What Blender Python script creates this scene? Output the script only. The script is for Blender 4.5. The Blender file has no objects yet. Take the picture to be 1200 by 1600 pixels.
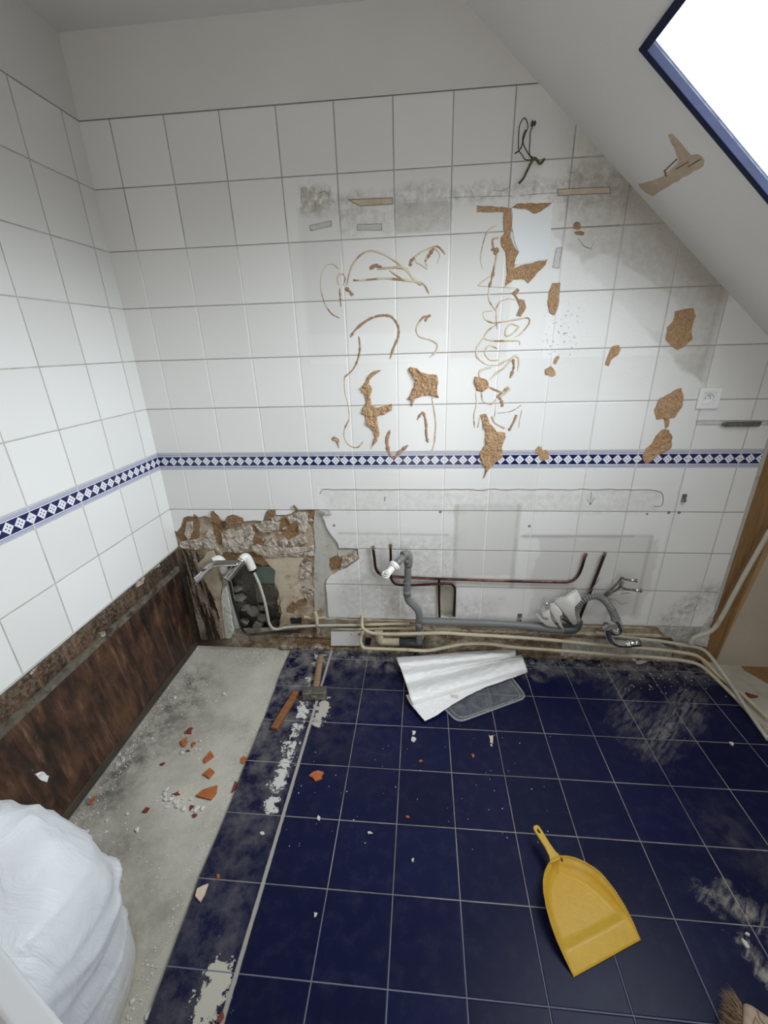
import bpy, bmesh, math, random
from math import sin, cos, pi, radians, sqrt, atan
from mathutils import Vector, Matrix, Euler, noise as mnoise
from mathutils.geometry import delaunay_2d_cdt

sc = bpy.context.scene
COL = sc.collection

# ------------------------------------------------------------------ camera
CAM = Vector((1.21348, -1.7906, 1.51954)); F = 653.7617
cd = bpy.data.cameras.new('camera'); cam = bpy.data.objects.new('camera', cd); COL.objects.link(cam)
cam.location = CAM; cam.rotation_euler = (1.1925, 0.0278, 0.0846)
cd.sensor_fit = 'HORIZONTAL'; cd.sensor_width = 36; cd.lens = 36 * F / 1200; cd.clip_start = .02
sc.camera = cam
CR = Euler((1.1925, 0.0278, 0.0846)).to_matrix()

# ------------------------------------------------------------------ view, world, light
sc.view_settings.view_transform = 'Standard'; sc.view_settings.look = 'None'
sc.view_settings.gamma = 1; sc.view_settings.use_curve_mapping = False
sc.view_settings.exposure = 0.0
GLOW, SKY, GROUND, FILL_LIGHT = 27.0, 6.5, 0.8, 15.0
w = bpy.data.worlds.new('overcast_sky'); sc.world = w; w.use_nodes = True
wn = w.node_tree.nodes; wl = w.node_tree.links
bg = wn['Background']
def wmath(op, a, b=None):
    n = wn.new('ShaderNodeMath'); n.operation = op
    for i, v in enumerate((a, b)):
        if v is None: continue
        if isinstance(v, (int, float)): n.inputs[i].default_value = v
        else: wl.new(v, n.inputs[i])
    return n.outputs[0]
tc = wn.new('ShaderNodeTexCoord'); sx = wn.new('ShaderNodeSeparateXYZ'); wl.new(tc.outputs['Generated'], sx.inputs[0])
dp = wn.new('ShaderNodeVectorMath'); dp.operation = 'DOT_PRODUCT'; wl.new(tc.outputs['Generated'], dp.inputs[0])
dp.inputs[1].default_value = Vector((.90, -.22, .42)).normalized()      # sun behind thin cloud on the window side
glow = wmath('MULTIPLY', wmath('POWER', wmath('MAXIMUM', dp.outputs['Value'], 0.0), 4.5), GLOW)
mr = wn.new('ShaderNodeMapRange'); mr.inputs['From Min'].default_value = -0.02; mr.inputs['From Max'].default_value = .22
mr.interpolation_type = 'SMOOTHSTEP'
wl.new(sx.outputs[2], mr.inputs['Value'])
wl.new(wmath('ADD', wmath('MULTIPLY', wmath('ADD', glow, SKY), mr.outputs[0]), GROUND), bg.inputs['Strength'])
bg.inputs['Color'].default_value = (.93, .965, 1, 1)

# slope frame: the pitched ceiling runs down to the right at 40.6 degrees
SL = .856; SA = atan(SL); SO = Vector((1.3083, 0, 2.52))
E1 = Vector((cos(SA), 0, -sin(SA))); E2 = Vector((0, -1, 0)); EN = Vector((sin(SA), 0, cos(SA)))
def slope(u, v, d=0): return SO + E1 * u + E2 * v + EN * d
U0 = (1.726 - SO.x) / cos(SA); U1 = U0 + .98; V0, V1 = .417, 1.19
pd = bpy.data.lights.new('skylight_portal', 'AREA'); pd.shape = 'RECTANGLE'; pd.size = U1 - U0; pd.size_y = V1 - V0
pd.cycles.is_portal = True
po = bpy.data.objects.new('skylight_portal', pd); COL.objects.link(po)
po.matrix_world = Matrix.Translation(slope((U0 + U1) / 2, (V0 + V1) / 2, .10)) @ Matrix((E1, -E2, EN)).transposed().to_4x4()
# soft fill lamp added behind the camera, set in an added doorway
dd = bpy.data.lights.new('added_doorway_fill', 'AREA'); dd.shape = 'RECTANGLE'; dd.size = .9; dd.size_y = 1.9
dd.energy = FILL_LIGHT; dd.color = (1, .95, .89)
do = bpy.data.objects.new('added_doorway_fill', dd); COL.objects.link(do)
do.location = (1.3, -2.93, 1.03); do.rotation_euler = (radians(90), 0, 0)

# ------------------------------------------------------------------ photo pixel -> point on a real surface
def ray(x, y): return CR @ Vector(((x - 600) / F, -(y - 800) / F, -1))
def at(x, y, Y=0.0):
    d = ray(x, y); return CAM + d * ((Y - CAM.y) / d.y)
def fl(x, y, Z=0.0):
    d = ray(x, y); return CAM + d * ((Z - CAM.z) / d.z)
def lw(x, y, X=0.0):
    d = ray(x, y); return CAM + d * ((X - CAM.x) / d.x)
def sl(x, y):
    d = ray(x, y); t = EN.dot(SO - CAM) / EN.dot(d); return CAM + d * t
def crop(ox, oy, s): return lambda pts: [(ox + x / s, oy + y / s) for x, y in pts]
c2 = crop(450, 150, 2.6667); c4 = crop(450, 500, 2.6667); c3 = crop(750, 100, 2.6667)
c5 = crop(850, 450, 3.4286); c6 = crop(240, 760, 3.5294)
def W(pts, Y=0.0):
    r = []
    for x, y in pts:
        p = at(x, y, Y); r.append((p.x, p.z))
    return r

# ------------------------------------------------------------------ materials
class M:
    def __init__(s, name, rough=.5, color=(.8, .8, .8), metal=0, spec=.5, coat=0, obj=False):
        s.mat = bpy.data.materials.new(name); s.mat.use_nodes = True
        s.t = s.mat.node_tree; s.n = s.t.nodes; s.l = s.t.links; s.b = s.n['Principled BSDF']
        s.set('Base Color', color); s.set('Roughness', rough); s.set('Metallic', metal)
        s.set('Specular IOR Level', spec); s.set('Coat Weight', coat)
        if obj: s.P = s.n.new('ShaderNodeTexCoord').outputs['Object']
        else: s.P = s.n.new('ShaderNodeNewGeometry').outputs['Position']
        sp = s.n.new('ShaderNodeSeparateXYZ'); s.l.new(s.P, sp.inputs[0]); s.x, s.y, s.z = sp.outputs
    def inp(s, sock, v):
        if hasattr(v, 'is_linked') or isinstance(v, bpy.types.NodeSocket): s.l.new(v, sock)
        elif isinstance(v, (tuple, list)): sock.default_value = tuple(v) + ((1,) if len(v) == 3 and len(sock.default_value) == 4 else ())
        else: sock.default_value = v
    def set(s, k, v): s.inp(s.b.inputs[k], v)
    def m(s, op, a, b=None, c=None, clamp=False):
        n = s.n.new('ShaderNodeMath'); n.operation = op; n.use_clamp = clamp
        for i, v in enumerate((a, b, c)):
            if v is not None: s.inp(n.inputs[i], v)
        return n.outputs[0]
    def vec(s, x, y, z):
        n = s.n.new('ShaderNodeCombineXYZ')
        for i, v in enumerate((x, y, z)): s.inp(n.inputs[i], v)
        return n.outputs[0]
    def noise(s, scale, detail=4, rough=.55, vec=None, dist=0):
        n = s.n.new('ShaderNodeTexNoise'); s.inp(n.inputs['Vector'], vec or s.P)
        n.inputs['Scale'].default_value = scale; n.inputs['Detail'].default_value = detail
        n.inputs['Roughness'].default_value = rough; n.inputs['Distortion'].default_value = dist
        return n.outputs[0]
    def voro(s, scale, feat='F1', vec=None, out=0):
        n = s.n.new('ShaderNodeTexVoronoi'); s.inp(n.inputs['Vector'], vec or s.P); n.feature = feat
        n.inputs['Scale'].default_value = scale; return n.outputs[out]
    def map(s, v, a, b, c=0, d=1, smooth=False):
        n = s.n.new('ShaderNodeMapRange'); s.inp(n.inputs['Value'], v)
        if smooth: n.interpolation_type = 'SMOOTHSTEP'
        for k, q in zip(('From Min', 'From Max', 'To Min', 'To Max'), (a, b, c, d)): s.inp(n.inputs[k], q)
        return n.outputs[0]
    def mix(s, f, a, b):
        n = s.n.new('ShaderNodeMix'); n.data_type = 'RGBA'; s.inp(n.inputs[0], f); s.inp(n.inputs[6], a); s.inp(n.inputs[7], b)
        return n.outputs[2]
    def ramp(s, f, stops):
        n = s.n.new('ShaderNodeValToRGB'); s.inp(n.inputs[0], f); e = n.color_ramp.elements
        while len(e) < len(stops): e.new(.5)
        for q, (p, c) in zip(e, stops): q.position = p; q.color = tuple(c) + (1,)
        return n.outputs[0]
    def box(s, u, v, u0, u1, v0, v1, soft=.02, warp=None):
        a = s.m('SUBTRACT', s.m('ABSOLUTE', s.m('SUBTRACT', u, (u0 + u1) / 2)), abs(u1 - u0) / 2)
        b = s.m('SUBTRACT', s.m('ABSOLUTE', s.m('SUBTRACT', v, (v0 + v1) / 2)), abs(v1 - v0) / 2)
        d = s.m('MAXIMUM', a, b)
        if warp is not None: d = s.m('ADD', d, warp)
        return s.map(d, soft / 2, -soft / 2, 0, 1)
    def seg(s, u, v, p, q, r, soft=.02, warp=None):
        dx, dy = q[0] - p[0], q[1] - p[1]; L = max(1e-9, dx * dx + dy * dy)
        a = s.m('SUBTRACT', u, p[0]); b = s.m('SUBTRACT', v, p[1])
        t = s.m('MULTIPLY_ADD', a, dx / L, s.m('MULTIPLY', b, dy / L), clamp=True)
        ex = s.m('MULTIPLY_ADD', t, -dx, a); ey = s.m('MULTIPLY_ADD', t, -dy, b)
        d = s.m('SUBTRACT', s.m('SQRT', s.m('ADD', s.m('MULTIPLY', ex, ex), s.m('MULTIPLY', ey, ey))), r)
        if warp is not None: d = s.m('ADD', d, warp)
        return s.map(d, soft / 2, -soft / 2, 0, 1)
    def bump(s, h, strength=.5, dist=.01, k='Normal'):
        n = s.n.new('ShaderNodeBump'); n.inputs['Strength'].default_value = strength; n.inputs['Distance'].default_value = dist
        s.inp(n.inputs['Height'], h); s.l.new(n.outputs[0], s.b.inputs[k]); return n
    def grid(s, u, u0, pitch):      # distance in metres to the nearest grid line
        return s.m('PINGPONG', s.m('SUBTRACT', u, u0), pitch / 2)

def simple(name, color, rough=.5, metal=0, var=.12, scale=25, bump=.1, spec=.5, coat=0, dirt=None, dirt_lvl=.55):
    m = M(name, rough, color, metal, spec, coat, obj=True)
    n = m.noise(scale, 5)
    c = m.mix(m.map(n, .3, .7), tuple(max(0, v * (1 - var)) for v in color), tuple(min(1, v * (1 + var * .6)) for v in color))
    if dirt:
        c = m.mix(m.map(m.noise(scale * .6, 6, .65), dirt_lvl, dirt_lvl + .12), c, dirt)
    m.set('Base Color', c)
    if bump: m.bump(m.noise(scale * 3, 4), bump, .004)
    return m.mat

# painted plaster
def paint(name, col):
    m = M(name, .85, col); n = m.noise(3, 4)
    m.set('Base Color', m.mix(m.map(n, .35, .7), tuple(v * .95 for v in col), col))
    m.bump(m.noise(380, 3), .12, .002); return m.mat
MAT = {}
MAT['paint'] = paint('white_wall_paint', (.72, .71, .685))
MAT['slope_paint'] = paint('white_slope_paint', (.79, .775, .75))
MAT['rear'] = paint('rear_room_paint', (.66, .65, .62))

# glazed wall tiles; u runs along the wall
def tile_mat(name, axis, u0, back):
    m = M(name, .2, (.8, .8, .78), coat=0)
    u = m.x if axis == 'x' else m.y; z = m.z
    zo = m.m('SUBTRACT', z, m.m('MULTIPLY_ADD', m.m('GREATER_THAN', z, 1.05), 1.0870 - 1.0125, 1.0125))
    du = m.grid(u, u0, .2); dz = m.grid(zo, 0, .2)
    d = m.m('MINIMUM', du, dz)
    g = m.map(d, .0022, .0013, 0, 1)
    tid = m.vec(m.m('FLOOR', m.m('DIVIDE', m.m('SUBTRACT', u, u0), .2)), m.m('FLOOR', m.m('DIVIDE', zo, .2)), 0)
    wn_ = m.n.new('ShaderNodeTexWhiteNoise'); m.l.new(tid, wn_.inputs['Vector'])
    base = m.mix(wn_.outputs['Value'], (.735, .735, .715), (.79, .79, .775))
    grout = (.34, .32, .29)
    wob = m.map(m.noise(9, 4), .3, .7, -.02, .02)
    rough = .2
    if back:
        def put(c, mask, col, k): return m.mix(m.m('MULTIPLY', mask, k), c, col)
        spk = m.map(m.noise(38, 6, .7), .38, .66)
        fine = m.map(m.noise(120, 5, .7, vec=m.vec(m.m('MULTIPLY', u, 2.4), 0, z)), .42, .62)
        def bx(x0, y0, x1, y1, soft=.012, wp=None):
            a = at((x0 + x1) / 2, y0); b = at((x0 + x1) / 2, y1); l = at(x0, (y0 + y1) / 2); r = at(x1, (y0 + y1) / 2)
            return m.box(u, z, l.x, r.x, b.z, a.z, soft, wp)
        def sg(x0, y0, x1, y1, r, soft=.02, wp=None):
            a = at(x0, y0); b = at(x1, y1); return m.seg(u, z, (a.x, a.z), (b.x, b.z), r, soft, wp)
        film = (.56, .54, .50); dust = (.40, .37, .33)
        # dull adhesive film left by the mirror and the wall units
        base = put(base, bx(474, 318, 706, 520, .02), film, .22)
        base = put(base, bx(474, 322, 540, 560, .006), (.62, .62, .62), .35)
        base = put(base, bx(536, 322, 706, 362, .012, wob), dust, m.m('MULTIPLY', spk, .62))
        base = put(base, bx(618, 316, 704, 364, .006), (.44, .40, .36), m.m('ADD', .35, m.m('MULTIPLY', fine, .3)))
        base = put(base, bx(706, 318, 800, 560, .01), film, .30)
        base = put(base, bx(470, 288, 976, 318, .03, wob), (.33, .31, .28), m.m('MULTIPLY', spk, .75))
        base = put(base, bx(470, 290, 520, 326, .02, wob), (.33, .27, .20), m.m('MULTIPLY', spk, .8))
        base = put(base, bx(860, 320, 884, 560, .006), (.80, .80, .80), .6)
        base = put(base, bx(884, 262, 1000, 330, .04, wob), (.34, .32, .29), m.m('MULTIPLY', spk, .85))
        # brownish soot below the slope, wiped clean in an arc
        dsl = m.m('MULTIPLY', m.m('SUBTRACT', 2.52 + .856 * 1.3083, m.m('ADD', z, m.m('MULTIPLY', u, .856))), .7597)
        rr = m.m('MULTIPLY', m.map(m.m('ADD', dsl, wob), .262, .248), m.m('MULTIPLY', m.map(u, 1.62, 1.78), m.map(u, 2.32, 2.285)))
        base = put(base, rr, (.37, .345, .29), m.m('ADD', .42, m.m('MULTIPLY', spk, .28)))
        base = put(base, m.m('MULTIPLY', sg(935, 425, 1035, 490, .062, .012, wob), m.map(dsl, .10, .13)), (.78, .80, .80), .55)
        base = put(base, m.m('MULTIPLY', sg(990, 290, 1125, 445, .055, .06), .9), (.36, .33, .25), .6)
        base = put(base, m.m('MULTIPLY', sg(915, 470, 1040, 520, .12, .14), .6), (.82, .83, .82), .8)
        base = put(base, m.m('MULTIPLY', bx(880, 330, 1060, 600, .03, wob), fine), (.62, .60, .56), .28)
        # grease ghosts below the border
        base = put(base, m.m('MULTIPLY', bx(505, 768, 1034, 800, .02, wob), spk), (.50, .48, .44), .45)
        base = put(base, sg(530, 833, 700, 836, .003, .012), (.28, .27, .25), .55)
        base = put(base, sg(815, 838, 990, 838, .003, .014), (.28, .27, .25), .55)
        base = put(base, bx(712, 788, 806, 900, .010, wob), (.52, .50, .45), .38)
        base = put(base, bx(708, 788, 714, 920, .012), (.30, .29, .27), .30)
        base = put(base, bx(802, 788, 809, 920, .012), (.30, .29, .27), .30)
        base = put(base, bx(835, 840, 1018, 962, .015, wob), (.48, .465, .43), .38)
        base = put(base, sg(1018, 840, 990, 960, .004, .02), (.25, .24, .22), .5)
        base = put(base, sg(820, 838, 1018, 838, .005, .02), (.28, .27, .25), .5)
        base = put(base, bx(530, 838, 712, 965, .08, wob), (.42, .40, .37), m.m('MULTIPLY', spk, .55))
        base = put(base, bx(600, 935, 780, 966, .05, wob), (.36, .34, .31), m.m('MULTIPLY', spk, .5))
        base = put(base, m.box(u, z, 1.85, 2.7, -.1, .215, .02), (.27, .245, .20), m.m('ADD', .4, m.m('MULTIPLY', spk, .55)))
        base = put(base, sg(1050, 968, 1110, 925, .05, .08, wob), (.24, .225, .17), m.m('MULTIPLY', spk, .8))
        sp2 = m.map(m.noise(55, 2, .4), .70, .73)
        base = put(base, m.m('MULTIPLY', bx(850, 240, 1000, 340, .05), sp2), (.05, .05, .05), .9)
        base = put(base, m.m('MULTIPLY', bx(850, 480, 900, 560, .05), m.map(m.noise(80, 2, .4), .62, .66)), (.25, .27, .33), .8)
        rough = m.m('ADD', .2, m.m('MULTIPLY', m.m('MAXIMUM', bx(474, 290, 1130, 560, .05), bx(505, 760, 1034, 965, .05)), .16))
    hz = m.map(z, 1.3, 1.8, 0, 1)
    gcol = m.mix(m.map(m.noise(14, 3), .35, .65), grout, (.52, .50, .47))
    if back: gcol = m.mix(m.m('MAXIMUM', m.m('LESS_THAN', dz, .0022), m.map(z, 1.80, 1.95)), m.mix(m.m('MULTIPLY', m.map(u, 1.6, 2.0, 1, .15), m.map(du, .0012, .0020, 1, .35)), gcol, (.90, .89, .86)), m.mix(.45, gcol, (.2, .18, .16)))  # glancing light painted into upright joints: pale highlights low down, darker higher up
    m.set('Base Color', m.mix(g, base, gcol))
    m.set('Roughness', m.mix(g, rough, .8) if False else m.map(g, 0, 1, rough, .8))
    edge = m.map(d, .0008, .0045, 0, 1, True)
    h = m.m('ADD', edge, m.m('MULTIPLY', m.noise(7, 2), .18))
    m.bump(h, .7, .0016)
    return m.mat
MAT['tile_back'] = tile_mat('glazed_white_tile_back', 'x', .1120, True)
MAT['tile_left'] = tile_mat('glazed_white_tile_left', 'y', -.0812, False)

def band_mat(name, axis, u0):
    m = M(name, .22, (.8, .8, .8)); u = m.x if axis == 'x' else m.y
    zc = (1.0870 + 1.0125) / 2
    a = m.m('ABSOLUTE', m.m('SUBTRACT', u, u0)); 
    a = m.m('PINGPONG', m.m('SUBTRACT', u, u0), .02)            # 0 at a diamond centre
    v = m.m('ABSOLUTE', m.m('SUBTRACT', m.z, zc))
    dm = m.m('ADD', a, m.m('MULTIPLY', v, .95))
    blue = (.010, .012, .075); pale = (.74, .76, .84); mid = (.16, .17, .33)
    c = m.mix(m.map(dm, .0196, .0188), blue, pale)
    c = m.mix(m.m('MULTIPLY', m.map(dm, .0150, .0145), .25), c, (.80, .86, .80))
    # four dark petals in each diamond
    d1 = m.m('ADD', m.m('POWER', m.m('DIVIDE', m.m('SUBTRACT', a, .0068), .0030), 2.0), m.m('POWER', m.m('DIVIDE', v, .0020), 2.0))
    d2 = m.m('ADD', m.m('POWER', m.m('DIVIDE', a, .0020), 2.0), m.m('POWER', m.m('DIVIDE', m.m('SUBTRACT', v, .0072), .0030), 2.0))
    c = m.mix(m.m('LESS_THAN', m.m('MINIMUM', d1, d2), 1.0), c, (.010, .012, .02))
    # border lines
    c = m.mix(m.m('GREATER_THAN', v, .0212), c, pale)
    for lo, hi, col in ((.0244, .0272, mid), (.0290, .0306, blue), (.0326, .0345, (.10, .11, .30))):
        c = m.mix(m.m('MULTIPLY', m.m('GREATER_THAN', v, lo), m.m('LESS_THAN', v, hi)), c, col)
    g = m.map(m.m('MINIMUM', m.grid(u, u0, .2), m.m('SUBTRACT', .03725, v)), .0024, .0014)
    m.set('Base Color', m.mix(g, c, (.60, .58, .55))); m.set('Roughness', m.map(g, 0, 1, .2, .8))
    m.bump(m.map(m.grid(u, u0, .2), .0008, .004, 0, 1, True), .5, .0016)
    return m.mat
MAT['band_back'] = band_mat('blue_diamond_border_back', 'x', .1120)
MAT['band_left'] = band_mat('blue_diamond_border_left', 'y', -.0812)

# blue floor tiles with dust, plaster splashes
def floor_tiles():
    m = M('navy_floor_tile', .3, (.01, .015, .07), spec=.18); FX, FY, Q = .7391, -.0661, .19828
    du = m.m('ADD', m.grid(m.x, FX, Q), m.m('LESS_THAN', m.x, .60)); dv = m.grid(m.y, FY, Q)
    d = m.m('MINIMUM', du, dv); g = m.map(d, .0017, .0010)
    n1 = m.noise(4, 5, .6); n2 = m.noise(22, 6, .7)
    tid = m.vec(m.m('FLOOR', m.m('DIVIDE', m.m('SUBTRACT', m.x, FX), Q)), m.m('FLOOR', m.m('DIVIDE', m.m('SUBTRACT', m.y, FY), Q)), 0)
    wh = m.n.new('ShaderNodeTexWhiteNoise'); m.l.new(tid, wh.inputs['Vector'])
    base = m.mix(wh.outputs['Value'], (.0030, .0046, .031), (.0048, .0070, .043))
    base = m.mix(m.m('MULTIPLY', m.map(n2, .5, .8), .04), base, (.35, .36, .40))
    dustc = (.33, .31, .275)
    wob = m.map(m.noise(6, 5, .7), .3, .7, -.06, .06); wob2 = m.map(m.noise(30, 5, .7), .3, .7, -.03, .03)
    def P(x, y): p = fl(x, y); return (p.x, p.y)
    def sg(x0, y0, x1, y1, r, soft, wp=wob): return m.seg(m.x, m.y, P(x0, y0), P(x1, y1), r, soft, wp)
    # streaky smear: noise stretched along the sweep
    st = m.map(m.noise(16, 6, .75, vec=m.vec(m.m('MULTIPLY', m.m('ADD', m.x, m.y), .5), m.m('MULTIPLY', m.m('SUBTRACT', m.x, m.y), 2.2), 0), dist=.6), .42, .62)
    bl = m.map(m.noise(14, 6, .7), .40, .66)
    dust = m.m('MULTIPLY', sg(1080, 1095, 1010, 1165, .035, .12), m.m('MULTIPLY', st, .8))
    dust = m.m('MAXIMUM', dust, m.m('MULTIPLY', sg(950, 1050, 1010, 1150, .03, .16), m.m('MULTIPLY', st, .62)))
    dust = m.m('MAXIMUM', dust, m.m('MULTIPLY', sg(1100, 1395, 1200, 1450, .010, .05, wob2), m.m('MULTIPLY', st, .95)))
    dust = m.m('MAXIMUM', dust, m.m('MULTIPLY', sg(1140, 1405, 1200, 1450, .022, .07, wob2), m.m('MULTIPLY', st, 1.2)))
    dust = m.m('MAXIMUM', dust, m.m('MULTIPLY', sg(1165, 1470, 1200, 1530, .010, .04, wob2), m.m('MULTIPLY', st, 1.2)))
    dust = m.m('MAXIMUM', dust, m.m('MULTIPLY', sg(1130, 1290, 1200, 1360, .03, .2), m.m('MULTIPLY', bl, .22)))
    # along the back wall
    dust = m.m('MAXIMUM', dust, m.m('MULTIPLY', m.map(m.m('ADD', m.y, wob), -.17, -.03), m.m('MULTIPLY', bl, .95)))
    # left cut column of tiles
    lc = m.map(m.x, .745, .70)
    dust = m.m('MAXIMUM', dust, m.m('MULTIPLY', lc, m.m('MULTIPLY', bl, m.map(m.y, -1.0, -.2, .22, .62))))
    dust = m.m('MAXIMUM', dust, m.m('MULTIPLY', m.map(m.y, -.8, -.1), m.m('MULTIPLY', m.map(m.x, 1.3, .8), m.m('MULTIPLY', bl, .22))))
    spat = m.map(m.noise(150, 2, .5), .775, .79)
    dust = m.m('MAXIMUM', dust, m.m('MULTIPLY', spat, m.map(m.y, -1.0, -.3, 0, .7)))
    c = m.mix(dust, base, dustc)
    # dried white splashes beside the thick joint
    hard = m.m('ADD', m.m('MULTIPLY', m.noise(42, 5, .75), 1.3), m.m('MULTIPLY', m.noise(9, 2), .35))
    bx = m.box(m.x, m.y, .645, .722, -.86, -.03, .045, wob2)
    brk = m.map(m.noise(8, 2, vec=m.vec(0, m.y, 0)), .40, .55, .1, 1)
    sp = m.map(m.m('MULTIPLY', m.m('MULTIPLY', bx, hard), m.m('ADD', .62, m.m('MULTIPLY', brk, .5))), .76, .78)
    b2 = m.map(m.m('MULTIPLY', m.seg(m.x, m.y, P(322, 1575), P(342, 1530), .062, .10, wob2), hard), .64, .66)
    b3 = m.map(m.m('MULTIPLY', m.seg(m.x, m.y, P(335, 1480), P(372, 1400), .012, .10, wob2), hard), .74, .84)
    b4 = m.map(m.m('MULTIPLY', m.seg(m.x, m.y, P(505, 1100), P(497, 1127), .030, .03, wob2), hard), .46, .50)
    c = m.mix(m.m('MULTIPLY', sp, .95), c, (.60, .59, .55)); c = m.mix(b2, c, (.52, .49, .41))
    c = m.mix(m.m('MULTIPLY', b3, .35), c, (.55, .57, .62)); c = m.mix(b4, c, (.46, .43, .38))
    thick = m.map(m.m('ABSOLUTE', m.m('SUBTRACT', m.x, FX - .002)), m.m('ADD', .0072, m.m('MULTIPLY', wob2, .05)), .0050)
    gc = m.mix(m.map(n1, .4, .6), (.17, .165, .16), (.32, .31, .285))
    gc = m.mix(m.map(m.y, -1.05, -1.15), gc, (.16, .17, .22))
    c = m.mix(g, c, gc); c = m.mix(thick, c, (.36, .34, .30))
    m.set('Base Color', c)
    allm = m.m('MAXIMUM', m.m('MAXIMUM', g, thick), m.m('MAXIMUM', dust, m.m('MAXIMUM', sp, b2)))
    m.set('Roughness', m.m('ADD', m.map(allm, 0, 1, .34, .85), m.map(n2, .3, .8, -.04, .08)))
    m.bump(m.m('ADD', m.map(d, .0006, .004, 0, 1, True), m.m('MULTIPLY', m.noise(5, 2), .5)), .5, .0015)
    return m.mat
MAT['floor_tile'] = floor_tiles()

def concrete():
    m = M('bare_dusty_concrete', .9, (.4, .4, .37))
    a = m.noise(3.2, 6, .6); b = m.noise(60, 5, .7)
    c = m.ramp(a, [(.34, (.29, .265, .215)), (.5, (.47, .44, .37)), (.68, (.60, .57, .49))])
    c = m.mix(m.m('MULTIPLY', m.map(b, .45, .7), .35), c, (.58, .56, .51))
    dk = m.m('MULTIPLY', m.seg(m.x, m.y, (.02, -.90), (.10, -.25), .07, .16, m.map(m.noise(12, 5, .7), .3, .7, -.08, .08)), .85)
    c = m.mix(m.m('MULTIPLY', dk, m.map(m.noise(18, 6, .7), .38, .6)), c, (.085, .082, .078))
    fa = m.seg(m.x, m.y, (.30, -.02), (.50, -.03), .05, .2, m.map(m.noise(10, 5), .3, .7, -.05, .05))
    c = m.mix(m.m('MULTIPLY', fa, .5), c, (.26, .22, .16))
    m.set('Base Color', c)
    m.bump(m.m('ADD', m.noise(45, 6, .7), m.m('MULTIPLY', m.noise(6, 3), 1.5)), .55, .006); return m.mat
MAT['concrete'] = concrete()

def backing():
    m = M('stripped_plaster_backing', .9, (.5, .45, .38))
    n = m.noise(9, 6, .65); n2 = m.noise(30, 6, .7)
    c = m.ramp(n, [(.30, (.16, .10, .05)), (.42, (.30, .21, .125)), (.54, (.46, .39, .30)), (.70, (.50, .47, .40))])
    g = m.box(m.x, m.z, .705, .77, .12, .81, .02, m.map(m.noise(20, 4), .3, .7, -.01, .01))
    c = m.mix(g, c, (.47, .46, .41))
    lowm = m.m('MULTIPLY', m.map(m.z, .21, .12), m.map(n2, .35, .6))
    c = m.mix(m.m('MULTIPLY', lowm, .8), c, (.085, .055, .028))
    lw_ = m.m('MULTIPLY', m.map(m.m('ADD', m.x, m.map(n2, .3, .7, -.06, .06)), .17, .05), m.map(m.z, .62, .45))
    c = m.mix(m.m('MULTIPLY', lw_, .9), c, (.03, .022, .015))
    m.set('Base Color', c); m.bump(m.m('ADD', n2, m.noise(90, 4)), .6, .006); return m.mat
MAT['backing'] = backing()

def mould():
    m = M('mouldy_water_stained_board', .42, (.05, .03, .02))
    v = m.vec(0, m.m('MULTIPLY', m.m('ADD', m.m('ADD', m.y, m.m('MULTIPLY', m.x, 1.3)), m.m('MULTIPLY', m.z, .10)), 1), m.m('MULTIPLY', m.z, .16))
    s1 = m.noise(28, 6, .7, vec=v, dist=.4); s2 = m.noise(6, 5, .6); s3 = m.noise(70, 5, .7)
    c = m.ramp(s1, [(.30, (.010, .006, .004)), (.46, (.036, .017, .011)), (.58, (.085, .036, .020)), (.74, (.20, .13, .080))])
    c = m.mix(m.m('MULTIPLY', m.map(s2, .50, .68), .5), c, (.16, .075, .028))
    c = m.mix(m.m('MULTIPLY', m.map(s2, .44, .30), .8), c, (.008, .006, .005))
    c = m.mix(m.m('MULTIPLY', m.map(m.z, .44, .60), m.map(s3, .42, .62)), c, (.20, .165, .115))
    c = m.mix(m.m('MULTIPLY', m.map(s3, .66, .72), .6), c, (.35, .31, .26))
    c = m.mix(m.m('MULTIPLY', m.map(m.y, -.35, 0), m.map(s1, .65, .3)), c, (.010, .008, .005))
    c = m.mix(m.m('MULTIPLY', m.m('GREATER_THAN', m.x, .005), m.map(s1, .50, .58)), c, (.30, .25, .19))
    m.set('Base Color', c); m.set('Roughness', m.map(s2, .3, .7, .35, .75))
    m.bump(m.m('ADD', s1, m.m('MULTIPLY', s3, .6)), .6, .006); return m.mat
MAT['mould'] = mould()

def biscuit(name, a, b, c_):
    m = M(name, .9, a); n = m.noise(130, 6, .75); v = m.voro(150)
    m.set('Base Color', m.mix(m.m('MULTIPLY', m.map(n, .60, .75), .35), m.ramp(m.m('ADD', n, m.m('MULTIPLY', m.noise(8, 3), .2)), [(.42, a), (.58, b), (.78, c_)]), (.10, .055, .03)))
    if name == 'broken_white_plaster':
        p1 = m.map(m.noise(26, 5, .7), .50, .56); old = m.b.inputs['Base Color'].links[0].from_socket
        m.set('Base Color', m.mix(m.m('MULTIPLY', p1, .85), old, m.mix(m.map(m.noise(60, 3), .4, .6), (.22, .15, .095), (.36, .31, .25))))
    m.bump(m.m('ADD', n, m.m('MULTIPLY', v, .8)), .9, .005); return m.mat
MAT['biscuit'] = biscuit('torn_tile_biscuit', (.30, .165, .075), (.47, .29, .155), (.60, .42, .26))
def beadmat():
    m = M('cream_adhesive_bead', .5, (.6, .5, .38)); n = m.noise(11, 3, .5)
    m.set('Base Color', m.ramp(n, [(.44, (.66, .60, .48)), (.55, (.58, .46, .33)), (.60, (.36, .21, .11)), (.8, (.32, .18, .09))]))
    m.bump(m.noise(160, 4), .5, .003); return m.mat
MAT['bead'] = beadmat()
MAT['bead_brown'] = biscuit('brown_adhesive_bead', (.28, .16, .085), (.40, .25, .15), (.52, .36, .24))
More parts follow.
